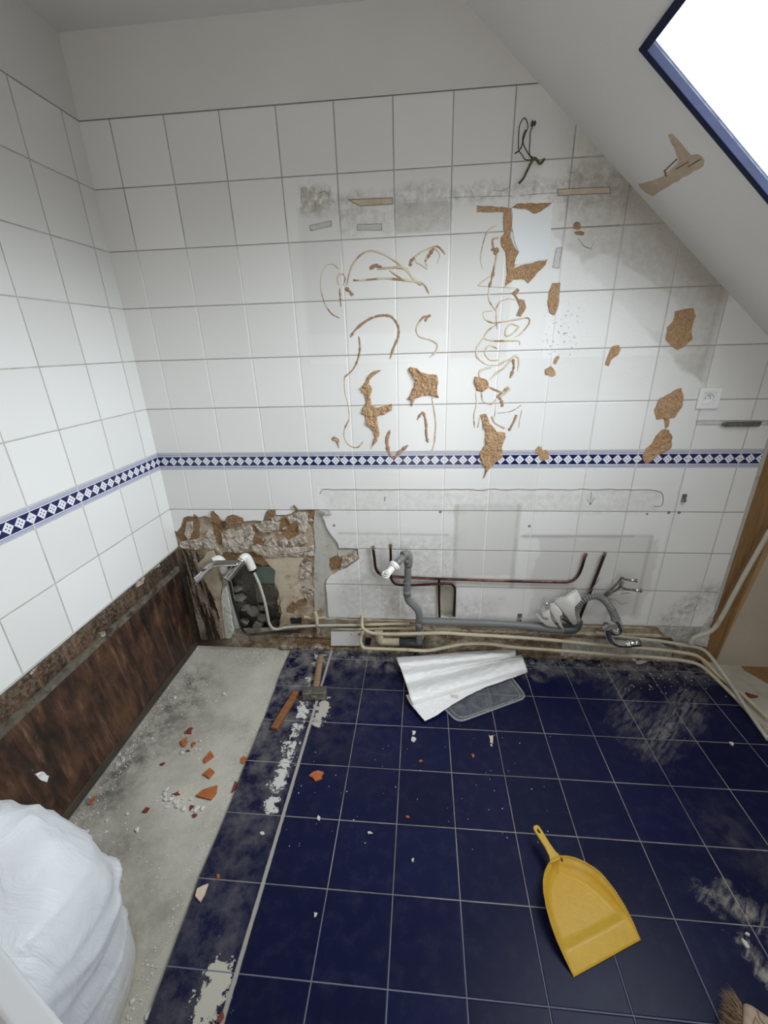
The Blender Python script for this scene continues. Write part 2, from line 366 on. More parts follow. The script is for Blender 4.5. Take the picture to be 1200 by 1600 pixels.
MAT['white_plaster'] = biscuit('broken_white_plaster', (.30, .235, .17), (.52, .46, .385), (.70, .65, .58))
MAT['brown_paper'] = biscuit('torn_brown_paper', (.13, .070, .030), (.25, .145, .068), (.36, .235, .125))
MAT['beige_paper'] = simple('torn_beige_plaster', (.55, .47, .35), .85, var=.16, scale=14, bump=.4, dirt=(.33, .24, .145), dirt_lvl=.56)
MAT['grey_paint'] = simple('grey_plaster_face', (.46, .45, .40), .8, var=.1, scale=20, bump=.3, dirt=(.30, .25, .19), dirt_lvl=.58)
MAT['copper'] = simple('tarnished_copper', (.23, .105, .08), .30, 1, .5, 9, .05, dirt=(.055, .024, .02), dirt_lvl=.42)
MAT['dark_copper'] = simple('blackened_copper', (.05, .018, .014), .38, .6, .4, 30, .1)
MAT['solder'] = simple('dull_brass', (.42, .36, .24), .4, .9, .2, 40, .1)
MAT['pvc'] = simple('grey_waste_pvc', (.165, .170, .168), .42, 0, .12, 12, .05, dirt=(.25, .22, .17), dirt_lvl=.60)
MAT['pvc_dark'] = simple('dark_grey_pvc', (.07, .08, .085), .4, 0, .12, 14, .05)
MAT['white_plastic'] = simple('white_plastic_fitting', (.78, .77, .73), .3, 0, .03, 20, .02)
MAT['cream_pipe'] = simple('cream_painted_pipe', (.56, .49, .355), .45, 0, .15, 18, .1, dirt=(.30, .24, .15), dirt_lvl=.60)
MAT['white_pipe'] = simple('white_painted_pipe', (.50, .48, .41), .45, 0, .12, 18, .1, dirt=(.28, .24, .18), dirt_lvl=.62)
MAT['chrome'] = simple('chrome', (.72, .72, .72), .12, 1, .05, 20, 0)
MAT['dull_chrome'] = simple('dull_chrome', (.42, .41, .40), .22, 1, .2, 30, .05)
MAT['mortar'] = simple('loose_mortar', (.36, .33, .28), .9, 0, .3, 60, .3)
MAT['steel'] = simple('scuffed_steel', (.22, .21, .19), .45, .8, .3, 60, .3, dirt=(.35, .32, .27), dirt_lvl=.52)
MAT['ceramic'] = simple('white_enamel', (.68, .67, .63), .18, 0, .05, 30, .02, dirt=(.3, .26, .2), dirt_lvl=.66)
MAT['corrugated'] = simple('grey_corrugated_hose', (.21, .21, .20), .45, 0, .12, 30, .05)
MAT['black'] = simple('black_rubber', (.012, .012, .012), .45, 0, .1, 30, .05)
MAT['blue_frame'] = simple('navy_painted_frame', (.006, .011, .045), .6, 0, .2, 15, .1, spec=.2)
MAT['yellow'] = simple('mustard_yellow_plastic', (.62, .385, .035), .42, 0, .07, 60, .12, dirt=(.54, .37, .09), dirt_lvl=.62)
MAT['terracotta'] = simple('broken_terracotta', (.42, .125, .035), .8, 0, .25, 60, .3)
MAT['red_clay'] = simple('dark_red_fragment', (.20, .04, .025), .8, 0, .25, 60, .3)
MAT['beige_shard'] = simple('beige_tile_back', (.68, .56, .42), .75, 0, .08, 60, .15)
MAT['chip'] = simple('white_plaster_chip', (.68, .66, .61), .85, 0, .12, 60, .3)
MAT['dark_chip'] = simple('dark_chip', (.10, .09, .08), .85, 0, .3, 60, .3)
MAT['poly'] = simple('rough_white_filler', (.66, .65, .61), .9, 0, .15, 90, .8, dirt=(.40, .38, .34), dirt_lvl=.56)
MAT['green_board'] = simple('pale_green_board', (.27, .36, .31), .8, 0, .1, 20, .1)
MAT['rubble'] = biscuit('grey_masonry_rubble', (.085, .075, .06), (.20, .185, .155), (.32, .30, .26))
MAT['green_wire'] = simple('yellow_green_earth_sleeve', (.085, .10, .018), .5, 0, .35, 60, .1)
MAT['wire'] = simple('dark_wire', (.030, .034, .030), .5, 0, .2, 40, .1)
MAT['plum'] = simple('plum_connector', (.10, .055, .065), .5, 0, .2, 40, .1)
MAT['white_patch'] = simple('smooth_white_paint_skin', (.80, .84, .86), .5, 0, .02, 10, .03)
MAT['socket'] = simple('white_socket_plastic', (.82, .83, .83), .3, 0, .02, 10, .0)
MAT['beige_board'] = simple('beige_lining_board', (.46, .40, .315), .8, 0, .08, 6, .1)
MAT['red_plug'] = simple('dark_red_wall_plug', (.16, .012, .016), .5, 0, .1, 30, 0)
MAT['ink'] = simple('dark_green_ink', (.02, .09, .07), .6, 0, .1, 30, 0)
MAT['crack'] = simple('brown_crack_line', (.22, .17, .12), .9, 0, .3, 40, .2)
MAT['tan_paper'] = simple('torn_tan_wallboard_face', (.52, .42, .31), .85, 0, .15, 25, .3, dirt=(.36, .25, .16), dirt_lvl=.60)
MAT['box'] = simple('smooth_white_box', (.70, .72, .74), .35, 0, .02, 6, .02)

def wood(name, a, b, sc_=(1, 12, 12), rough=.6):
    m = M(name, rough, a, obj=True)
    v = m.vec(m.m('MULTIPLY', m.x, sc_[0]), m.m('MULTIPLY', m.y, sc_[1]), m.m('MULTIPLY', m.z, sc_[2]))
    n = m.noise(9, 6, .65, vec=v, dist=.5)
    m.set('Base Color', m.mix(m.map(n, .35, .65), a, b)); m.bump(n, .3, .003); return m.mat
MAT['wood_grey'] = wood('worn_ash_handle', (.20, .125, .07), (.34, .235, .145))
MAT['wood_red'] = wood('reddish_wood', (.17, .062, .02), (.30, .125, .045))
MAT['wood_post'] = wood('pine_stud', (.20, .105, .035), (.32, .185, .075), (10, 10, 1))
MAT['wood_strip'] = wood('pine_edge_strip', (.36, .215, .095), (.46, .30, .145), (10, 10, 1))
MAT['wood_pale'] = wood('pale_brush_wood', (.36, .26, .18), (.50, .40, .30), (3, 3, 3))

def sheetmat(name, col, trans, rough=.35, wr=14, bump=.4, fold=None):
    m = M(name, rough, col, obj=True); n = m.noise(wr, 5, .6, dist=.6)
    m.set('Base Color', m.mix(m.map(n, .3, .7), tuple(v * .95 for v in col), col))
    m.set('Subsurface Weight', .0)
    m.bump(n, bump, .01)
    return m.mat
MAT['sheet'] = sheetmat('white_plastic_film', (.90, .90, .89), 0, .28, 60, .35)
def bagmat():
    m = M('white_woven_sack', .42, (.76, .78, .81), obj=True)
    n = m.noise(5, 5, .6, vec=m.vec(m.m('MULTIPLY', m.x, 2.4), m.m('MULTIPLY', m.y, 2.4), m.m('MULTIPLY', m.z, .8)), dist=1.2)
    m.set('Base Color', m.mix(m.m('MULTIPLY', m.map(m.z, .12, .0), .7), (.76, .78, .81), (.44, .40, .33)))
    m.bump(n, .35, .03); return m.mat
MAT['bag'] = bagmat()
def clear(name, tint, a, rough=.25):
    m = M(name, rough, tint, obj=True)
    t = m.n.new('ShaderNodeBsdfTransparent'); mx = m.n.new('ShaderNodeMixShader'); out = m.n['Material Output']
    t.inputs[0].default_value = (.93, .95, .96, 1)
    n = m.noise(30, 5, .7); m.inp(mx.inputs[0], m.map(n, .3, .8, a, a + .18))
    m.l.new(t.outputs[0], mx.inputs[1]); m.l.new(m.b.outputs[0], mx.inputs[2]); m.l.new(mx.outputs[0], out.inputs[0])
    return m.mat
MAT['clear'] = clear('scuffed_clear_plastic', (.55, .57, .58), .06)
MAT['clear_rim'] = clear('clear_plastic_rim', (.66, .69, .70), .22)
MAT['ridge'] = simple('greyish_sealant_residue', (.13, .115, .085), .8, 0, .5, 30, .4, dirt=(.035, .026, .02), dirt_lvl=.52)
MAT['skirting'] = simple('dark_brown_skirting', (.060, .045, .034), .6, 0, .4, 12, .2)
MAT['film'] = clear('adhesive_film', (.72, .72, .70), .28, .2)
MAT['pane'] = clear('window_glass', (.8, .9, .92), .02, .05)

# ------------------------------------------------------------------ mesh helpers
def link(name, me, mat=None, parent=None):
    o = bpy.data.objects.new(name, me); COL.objects.link(o)
    if mat is not None: me.materials.append(MAT[mat] if isinstance(mat, str) else mat)
    if parent is not None:
        o.parent = parent
        if parent.type == 'EMPTY' and not parent.get('_local'): o.matrix_parent_inverse = Matrix.Translation(-parent.location)
    return o
def mesh(name, vs, fs, mat=None, parent=None, smooth=False):
    me = bpy.data.meshes.new(name); me.from_pydata([tuple(v) for v in vs], [], fs); me.update()
    if smooth: me.polygons.foreach_set('use_smooth', [True] * len(me.polygons))
    return link(name, me, mat, parent)
def tag(o, label=None, cat=None, group=None, kind=None):
    if label: o['label'] = label
    if cat: o['category'] = cat
    if group: o['group'] = group
    if kind: o['kind'] = kind
    return o
def empty(name, loc, rot=(0, 0, 0)):
    o = bpy.data.objects.new(name, None); COL.objects.link(o); o.location = loc; o.rotation_euler = rot; o.empty_display_size = .05
    return o
def struct(o): o['kind'] = 'structure'; return o
def inside(p, poly):
    x, y = p; c = False; n = len(poly)
    for i in range(n):
        x1, y1 = poly[i]; x2, y2 = poly[i - 1]
        if (y1 > y) != (y2 > y) and x < (x2 - x1) * (y - y1) / (y2 - y1) + x1: c = not c
    return c
def jag(poly, step, amp, seed=0):
    rnd = random.Random(seed); r = []
    n = len(poly)
    for i in range(n):
        a = Vector(poly[i]); b = Vector(poly[(i + 1) % n]); L = (b - a).length; k = max(1, int(L / step))
        nr = Vector((-(b - a).y, (b - a).x)).normalized() if L > 0 else Vector((0, 0))
        for j in range(k):
            p = a.lerp(b, j / k)
            if j: p = p + nr * rnd.uniform(-amp, amp)
            r.append((p.x, p.y))
    return r
def region(outer, holes=(), step=None, seed=1):
    """triangulate a 2D outline with holes; optional interior grid points"""
    vs, es = [], []
    for lp in [outer] + list(holes):
        k = len(vs); vs += [Vector(p) for p in lp]; es += [(k + i, k + (i + 1) % len(lp)) for i in range(len(lp))]
    if step:
        xs = [p[0] for p in outer]; ys = [p[1] for p in outer]; rnd = random.Random(seed)
        x = min(xs) + step / 2
        while x < max(xs):
            y = min(ys) + step / 2
            while y < max(ys):
                q = (x + rnd.uniform(-.25, .25) * step, y + rnd.uniform(-.25, .25) * step)
                if inside(q, outer) and not any(inside(q, h) for h in holes): vs.append(Vector(q))
                y += step
            x += step
    rv, re, rf, _, _, _ = delaunay_2d_cdt(vs, es, [], 0, 1e-6)
    out = []
    for f in rf:
        c = sum((rv[i] for i in f), Vector((0, 0))) / len(f)
        if inside(c, outer) and not any(inside(c, h) for h in holes): out.append(list(f))
    return [tuple(v) for v in rv], out
def plate(name, outer, holes, fmap, t0, t1, mat, parent=None, step=None, amp=0, nscale=60, seed=0, dome=0, smooth=False):
    """a slab: 2D outline mapped by fmap(u, v, d); front at depth t0, back at t1"""
    v2, fs = region(outer, holes, step, seed)
    edges = {}
    for f in fs:
        for i in range(len(f)):
            e = (f[i], f[(i + 1) % len(f)]); edges.setdefault(tuple(sorted(e)), []).append(e)
    bound = [x[0] for x in edges.values() if len(x) == 1]; bset = {i for e in bound for i in e}
    n = len(v2); vs = []
    for i, (u, v) in enumerate(v2):
        d = t0
        if step:
            k = mnoise.fractal(Vector((u * nscale + seed, v * nscale, seed * 1.7)), .8, 2.0, 4)
            if i not in bset: d = t0 + (dome + amp * k) * (1 if t0 < t1 else -1) * -1
        vs.append(fmap(u, v, d))
    for (u, v) in v2: vs.append(fmap(u, v, t1))
    faces = [tuple(f) for f in fs] + [tuple(i + n for i in reversed(f)) for f in fs] + [(b, a, a + n, b + n) for a, b in bound]
    me = bpy.data.meshes.new(name); me.from_pydata([tuple(v) for v in vs], [], faces); me.update()
    bm = bmesh.new(); bm.from_mesh(me); bmesh.ops.recalc_face_normals(bm, faces=bm.faces); bm.to_mesh(me); bm.free()
    if smooth:
        for p in me.polygons[:len(fs)]: p.use_smooth = True
    return link(name, me, mat, parent)
bwm = lambda u, v, d: Vector((u, d, v))          # back wall: u = X, v = Z, d = Y
lwm = lambda u, v, d: Vector((-d, u, v))         # left wall: u = Y
flm = lambda u, v, d: Vector((u, v, -d))
slm = lambda u, v, d: slope(u, v, d)
def boxv(vs, fs, c, s, rot=None):
    k = len(vs)
    for dx in (-.5, .5):
        for dy in (-.5, .5):
            for dz in (-.5, .5):
                p = Vector((dx * s[0], dy * s[1], dz * s[2]))
                if rot: p = rot @ p
                vs.append(Vector(c) + p)
    for f in ((0, 1, 3, 2), (4, 6, 7, 5), (0, 4, 5, 1), (2, 3, 7, 6), (0, 2, 6, 4), (1, 5, 7, 3)): fs.append(tuple(k + i for i in f))
def bevel(o, w_=.002, seg=2):
    b = o.modifiers.new('bevel', 'BEVEL'); b.width = w_; b.segments = seg; b.limit_method = 'ANGLE'; b.angle_limit = radians(35)
    for p in o.data.polygons: p.use_smooth = True
    try: b.harden_normals = True
    except Exception: pass
    return o
def box(name, c, s, mat, parent=None, bv=0, rot=None):
    vs, fs = [], []; boxv(vs, fs, c, s, rot); o = mesh(name, vs, fs, mat, parent)
    bm = bmesh.new(); bm.from_mesh(o.data); bmesh.ops.recalc_face_normals(bm, faces=bm.faces); bm.to_mesh(o.data); bm.free()
    if bv: bevel(o, bv)
    return o
def smoothpath(pts, k=6):
    pts = [Vector(p) for p in pts]
    if len(pts) < 3 or k < 2: return pts
    out = []; n = len(pts)
    for i in range(n - 1):
        p0 = pts[max(0, i - 1)]; p1 = pts[i]; p2 = pts[i + 1]; p3 = pts[min(n - 1, i + 2)]
        for j in range(k):
            t = j / k
            out.append(.5 * ((2 * p1) + (p2 - p0) * t + (2 * p0 - 5 * p1 + 4 * p2 - p3) * t * t + (3 * p1 - p0 - 3 * p2 + p3) * t ** 3))
    out.append(pts[-1]); return out
def tubeg(vs, fs, pts, rad, seg=12, k=6, cap=True, flat=None):
    """sweep; rad number or function of 0..1; flat=(normal, factor) squashes along a direction"""
    P = smoothpath(pts, k); n = len(P); base = len(vs)
    T = [(P[min(i + 1, n - 1)] - P[max(i - 1, 0)]).normalized() for i in range(n)]
    up = Vector((0, 0, 1)) if abs(T[0].z) < .9 else Vector((0, 1, 0))
    if flat: up = flat[0]
    N = (up - T[0] * up.dot(T[0])).normalized()
    for i in range(n):
        N = ((flat[0] if flat else N)); N = N - T[i] * N.dot(T[i])
        N = N.normalized() if N.length > 1e-6 else Vector((1, 0, 0)); B = T[i].cross(N)
        r = rad(i / (n - 1)) if callable(rad) else rad
        for j in range(seg):
            a = 2 * pi * j / seg
            vs.append(P[i] + (N * cos(a) * (flat[1] if flat else 1) + B * sin(a)) * r)
    for i in range(n - 1):
        for j in range(seg):
            a = base + i * seg + j; b = base + i * seg + (j + 1) % seg
            fs.append((a, b, b + seg, a + seg))
    if cap:
        fs.append(tuple(base + j for j in reversed(range(seg)))); fs.append(tuple(base + (n - 1) * seg + j for j in range(seg)))
def tube(name, pts, rad, mat, parent=None, seg=12, k=6, cap=True, flat=None):
    vs, fs = [], []; tubeg(vs, fs, pts, rad, seg, k, cap, flat)
    o = mesh(name, vs, fs, mat, parent, smooth=True)
    for p in o.data.polygons:
        if len(p.vertices) > 4: p.use_smooth = False
    return o
def ring(name, c, axis, prof, mat, parent=None, seg=28):
    """lathe: prof = [(r, h)] around axis at c, closed profile"""
    ax = Vector(axis).normalized(); a = ax.orthogonal().normalized(); b = ax.cross(a); vs = []; fs = []
    n = len(prof)
    for r, h in prof:
        for j in range(seg):
            t = 2 * pi * j / seg; vs.append(Vector(c) + ax * h + (a * cos(t) + b * sin(t)) * r)
    for i in range(n - 1):
        for j in range(seg):
            p = i * seg + j; q = i * seg + (j + 1) % seg; fs.append((p, q, q + seg, p + seg))
    if prof[0][0] > 1e-5: fs.append(tuple(reversed(range(seg))))
    if prof[-1][0] > 1e-5: fs.append(tuple((n - 1) * seg + j for j in range(seg)))
    o = mesh(name, vs, fs, mat, parent, smooth=True)
    bm = bmesh.new(); bm.from_mesh(o.data); bmesh.ops.remove_doubles(bm, verts=bm.verts, dist=1e-6); bmesh.ops.recalc_face_normals(bm, faces=bm.faces); bm.to_mesh(o.data); bm.free()
    m_ = o.modifiers.new('edges', 'EDGE_SPLIT'); m_.split_angle = radians(40)
    return o
def chunk(name, c, s, mat, seed, parent=None, rotz=0):
    """a broken lump: jittered convex hull"""
    rnd = random.Random(seed); bm = bmesh.new()
    for _ in range(14):
        v = Vector((rnd.gauss(0, 1), rnd.gauss(0, 1), rnd.gauss(0, 1))).normalized()
        bm.verts.new((v.x * s[0] / 2, v.y * s[1] / 2, v.z * s[2] / 2))
    r = bmesh.ops.convex_hull(bm, input=bm.verts)
    for g in [e for e in r['geom_interior'] if isinstance(e, bmesh.types.BMVert)]: bm.verts.remove(g)
    me = bpy.data.meshes.new(name); bm.to_mesh(me); bm.free()
    o = link(name, me, mat, parent); o.location = c; o.rotation_euler[2] = rotz
    return o
# ================================================================== THE SETTING
XR = 2.60
hole_px = [(271,827),(276,831),(281,825),(284,815),(286,809),(294,806),(301,807),(302.7,803),(310.7,808),(320,806),(329,809),(331,803),(332.7,796.7),(336,802),(340,805),(345,812),(350.7,815),(353,810),(355,807),(364,804),(371,806),(379,810),(380.7,815),
 (396,813),(410.7,814),(413,806),(416.7,798.7),(420,797),(430.5,796.5),(430.5,804.7),(445.5,804.7),(454.5,802.5),(463,796.5),(460,788),(465,795),(466,796.5),(490.5,796),(513,796.5),(516,799),(518,802.5),(507,804),(504,808),(507,813),(510,823.5),(517,835),(525,844.5),(528,850),(530,857),
 (545,856.5),(559.5,857.7),(560,866),(561,873),(554,879),(549,882),(540,889),(528,892.5),(521,898),(516,900),(511,906),(509,912),(509.5,920),(510.7,927),(512,945),(513,960),(513.7,966)]
hp = W(hole_px)
low_out = [(0, 1.0125), (0, hp[0][1])] + hp + [(.90, .2125), (.94, .208)] + [(x / 10 + .0, .2125 + (.002 if x % 2 else -.002)) for x in range(11, 24)] + \
    [(2.36, .21), (2.40, .165), (2.44, .15), (2.47, .10), (2.50, .085), (2.55, .14), (2.575, .26), (XR, .33), (XR, 1.0125)]
niche_px = [(684, 909), (689, 908), (713, 917), (712, 966), (679, 964), (680, 925)]
niche = W([(681, 912), (713, 917), (712, 965.5), (680, 964)])
hole_cav = W(c6([(366, 425), (440, 405), (560, 400), (600, 432), (640, 445), (655, 452), (668, 475), (662, 520), (665, 560), (682, 580), (690, 600), (678, 640), (684, 660), (700, 710), (692, 750), (690, 790), (640, 800), (430, 806), (400, 822), (385, 800), (375, 700), (372, 600), (362, 500)]))

back = struct(plate('wall_back', [(-.06, -.05), (XR, -.05), (XR, 2.62), (-.06, 2.62)], [hole_cav, niche], bwm, .0125, .035, 'backing', step=None))
plate('painted_upper_wall', [(-.04, 2.2895), (1.62, 2.2895), (1.30, 2.56), (-.04, 2.56)], [], bwm, .001, .0124, 'paint', back)
plate('tile_cladding', [(0, 1.087), (XR, 1.087), (XR, 1.46), (1.62, 2.2865), (0, 2.2865)], [], bwm, 0, .0122, 'tile_back', back)
plate('tile_cladding', low_out, [niche], bwm, 0, .0122, 'tile_back', back)
struct(plate('trim_1', [(0, 1.0125), (XR, 1.0125), (XR, 1.087), (0, 1.087)], [], bwm, -.0004, .0122, 'band_back'))
lt = W([(517, 988), (566, 987), (565, 1009), (517, 1009)])
plate('tile_cladding', lt, [], bwm, 0, .012, 'tile_back', back)
plate('tile_cladding', [(1.93, .0), (2.47, .0), (2.46, .08), (2.38, .115), (2.2, .118), (1.93, .120)], [], bwm, .002, .012, 'tile_back', back)
plate('tile_cladding', [(1.42, .03), (1.93, .02), (1.93, .16), (1.6, .165), (1.42, .16)], [], bwm, .006, .012, 'backing', back)

left = struct(plate('wall_left', [(.06, .600), (-3.0, .600), (-3.0, 2.62), (.06, 2.62)], [], lwm, .0125, .05, 'rear'))
plate('painted_upper_wall', [(.04, 2.2895), (-2.99, 2.2895), (-2.99, 2.56), (.04, 2.56)], [], lwm, .001, .0124, 'paint', left)
plate('tile_cladding', [(0, 1.087), (-2.99, 1.087), (-2.99, 2.2865), (0, 2.2865)], [], lwm, 0, .0122, 'tile_left', left)
plate('tile_cladding', [(0, .6125), (-2.99, .6125), (-2.99, 1.0125), (0, 1.0125)], [], lwm, 0, .0122, 'tile_left', left)
struct(plate('trim_2', [(0, 1.0125), (-2.99, 1.0125), (-2.99, 1.087), (0, 1.087)], [], lwm, -.0004, .0122, 'band_left'))
# rotten lower part of the left wall, exposed where the bath stood
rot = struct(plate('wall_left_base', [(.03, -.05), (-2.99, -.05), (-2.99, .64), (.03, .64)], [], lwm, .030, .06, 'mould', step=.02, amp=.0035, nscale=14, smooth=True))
def ridge(name, z0, z1, h, seed, mat, parent, y0=.0, y1=-2.9, n=160):
    vs, fs = [], []
    for i in range(n + 1):
        y = y0 + (y1 - y0) * i / n; k = mnoise.fractal(Vector((y * 22, seed, 0)), .8, 2, 4)
        a = z0 + .006 * k; b = z1 + .006 * mnoise.fractal(Vector((y * 30, seed + 5, 0)), .8, 2, 4)
        for (d, z) in ((.034, a), (.030 - h * (.8 + .5 * k), a + .003), (.030 - h * (.8 - .4 * k), b - .003), (.034, b)): vs.append((-d, y, z))
    for i in range(n):
        for j in range(3): k = i * 4 + j; fs.append((k, k + 1, k + 5, k + 4))
    return mesh(name, vs, fs, mat, parent)
ridge('sealant_ridge', .468, .502, .010, 3, 'ridge', rot)
ridge('plaster_edge', .585, .613, .013, 9, 'ridge', rot)
base_ = struct(box('baseboard_left', (-.033, -1.49, .008), (.014, 2.98, .040), 'skirting', bv=.002))

# floors
struct(plate('floor', [(-.08, .30), (-.08, -4.1), (3.3, -4.1), (3.3, .30)], [], flm, .012, .08, 'concrete'))
bl = [(XR + .02, .012), (XR + .02, -2.9), (.553, -2.9), (.552, -1.358), (.545, -1.25), (.532, -1.05), (.534, -.86), (.527, -.666), (.525, -.415), (.512, -.166), (.514, .012)]
tiles_floor = struct(plate('floor_tiles', jag(bl, .05, .0012, 4), [], flm, 0, .0118, 'floor_tile'))

# ceiling, pitched ceiling with the skylight opening
struct(box('ceiling', (.62, -1.4, 2.56), (1.50, 3.3, .08), 'paint'))
win = [(U0, V0), (U1, V0), (U1, V1), (U0, V1)]
pitch = struct(plate('ceiling_slope', [(-.12, -.25), (2.6, -.25), (2.6, 3.0), (-.12, 3.0)], [win], slm, 0, .16, 'slope_paint'))
struct(box('wall_right', (3.06, -1.4, .55), (.08, 3.3, 1.2), 'rear'))
struct(plate('wall_rear', [(-.3, -.05), (.84, -.05), (.84, 2.08), (1.76, 2.08), (1.76, -.05), (3.2, -.05), (3.2, 2.62), (-.3, 2.62)], [], bwm, -3.02, -2.95, 'rear'))  # door opening added to hold the fill lamp
struct(box('trim_6', (.825, -2.98, 1.04), (.05, .09, 2.10), 'paint', bv=.004)); struct(box('trim_7', (1.775, -2.98, 1.04), (.05, .09, 2.10), 'paint', bv=.004)); struct(box('trim_8', (1.30, -2.98, 2.11), (1.0, .09, .05), 'paint', bv=.004))  # trim of the added doorway
for q, (c_, s_) in enumerate((((1.3, -4.0, 1.2), (1.7, .06, 2.6)), ((.50, -3.5, 1.2), (.06, 1.0, 2.6)), ((2.10, -3.5, 1.2), (.06, 1.0, 2.6)))): struct(box('wall_added_hall', c_, s_, 'rear'))  # unseen hall added behind the fill lamp, keeps the sky out
struct(box('ceiling_added_hall', (1.3, -3.5, 2.4), (1.7, 1.1, .06), 'rear'))  # top of the added hall
# window: navy sash frame standing slightly proud, pane set back
W1 = struct(tag(empty('window_1', slope(U0, V0, 0))))
fw, fd0, fd1 = .019, -.012, .014
def sbar(name, u0, u1, v0, v1, d0, d1, mat, par):
    vs = [slope(u, v, d) for d in (d0, d1) for u, v in ((u0, v0), (u1, v0), (u1, v1), (u0, v1))]
    fs = [(0, 1, 2, 3), (7, 6, 5, 4), (0, 4, 5, 1), (1, 5, 6, 2), (2, 6, 7, 3), (3, 7, 4, 0)]
    o = mesh(name, vs, fs, mat, par)
    bm = bmesh.new(); bm.from_mesh(o.data); bmesh.ops.recalc_face_normals(bm, faces=bm.faces); bm.to_mesh(o.data); bm.free(); return bevel(o, .0025)
sbar('frame_side', U0, U1, V0, V0 + fw, fd0, fd1, 'blue_frame', W1)
sbar('frame_side', U0, U1, V1 - fw, V1, fd0, fd1, 'blue_frame', W1)
sbar('frame_head', U0, U0 + fw, V0 + fw, V1 - fw, fd0, fd1, 'blue_frame', W1)
sbar('frame_sill', U1 - fw, U1, V0 + fw, V1 - fw, fd0, fd1, 'blue_frame', W1)
sbar('pane', U0 + fw, U1 - fw, V0 + fw, V1 - fw, .006, .010, 'pane', W1)

# cavity behind the broken wall
cav = struct(empty('wall_cavity', (.32, .1, 0)))
plate('rubble_back', jag([(.02, -.05), (.75, -.05), (.75, .75), (.02, .75)], .05, .01, 2), [], bwm, .15, .19, 'rubble', cav, step=.016, amp=.02, nscale=11, seed=3)
box('cavity_side', (.785, .10, .33), (.02, .14, .78), 'rubble', cav)
box('cavity_side', (.0, .10, .33), (.02, .14, .78), 'rubble', cav)
box('cavity_top', (.39, .10, .73), (.8, .14, .02), 'rubble', cav)
g0 = W([(400, 885), (436, 885), (436, 913), (400, 911)], .10)
plate('green_board', g0, [], bwm, .10, .115, 'green_board', cav)
plate('grey_block', W([(398, 912), (440, 913), (442, 945), (402, 940)], .095), [], bwm, .095, .14, 'rubble', cav, step=.01, amp=.004, nscale=30)
box('cavity_post', at(362, 950, .06) + Vector((0, 0, 0)), (.03, .05, .55), 'grey_paint', cav)
ring('drain_stub', at(404, 975, .09), (0, -1, .1), [(.0, .03), (.022, .03), (.026, 0), (.026, -.03)], 'rubble', cav)
for i, (x, y, s) in enumerate([(376, 935, .06), (384, 950, .05), (372, 920, .05), (398, 955, .07), (412, 965, .06), (425, 940, .07), (392, 985, .05), (430, 975, .06), (410, 948, .05), (382, 972, .05)]):
    chunk('masonry_lump', at(x, y, .10), (s * 1.3, s, s), 'rubble', i + 11, cav)
# niche box in the tiling
n0, n1 = at(681, 912), at(713, 965)
nb = struct(empty('wall_niche', (n0.x, 0, n1.z)))
cx, cz = (n0.x + n1.x) / 2, (n0.z + n1.z) / 2; nw, nh = n1.x - n0.x + .01, n0.z - n1.z + .02
plate('niche_back', [(n0.x - .005, n1.z - .01), (n1.x + .005, n1.z - .01), (n1.x + .005, n0.z + .01), (n0.x - .005, n0.z + .01)], [], bwm, .030, .040, 'white_pipe', nb)
for i, (c, s) in enumerate((((n0.x - .002, .02, cz), (.006, .03, nh)), ((n1.x + .002, .02, cz), (.006, .03, nh)), ((cx, .02, n1.z - .004), (nw, .03, .006)), ((cx, .02, n0.z + .006), (nw, .03, .006)))):
    box('niche_side', c, s, 'white_pipe', nb)

# right end: stud, strip and lining board beyond the end of the tiled wall
stud = struct(plate('trim_3', [(XR, -.012), (2.70, -.012), (2.76, .60), (2.78, 1.6), (XR, 1.6)], [], bwm, .024, .08, 'wood_post'))
struct(plate('trim_4', [(2.684, .0), (2.696, -.0), (2.765, .60), (2.80, 1.6), (2.755, 1.6), (2.728, .60)], [], bwm, .010, .026, 'wood_strip'))
struct(plate('wall_recess', [(2.682, -.012), (3.2, -.012), (3.2, 1.6), (2.86, 1.6), (2.752, .60)], [], bwm, .008, .022, 'beige_board'))
struct(plate('trim_5', [(XR - .006, .33), (XR + .006, .30), (XR + .010, 1.45), (XR - .006, 1.45)], [], bwm, -.003, .03, 'grey_paint'))
plate('broken_plaster_edge', jag(W([(1110, 930), (1119, 918), (1126, 922), (1122, 950), (1112, 975), (1106, 1012), (1084, 1008), (1096, 975)]), .012, .004, 5), [], bwm, .002, .02, 'poly', back, step=.008, amp=.004, nscale=50)
struct(plate('floor_brown_patch', [(2.80, .0), (3.02, .0), (3.02, -.35), (2.86, -.14), (2.80, -.03)], [], flm, .010, .0125, 'red_clay' if False else 'wood_post'))

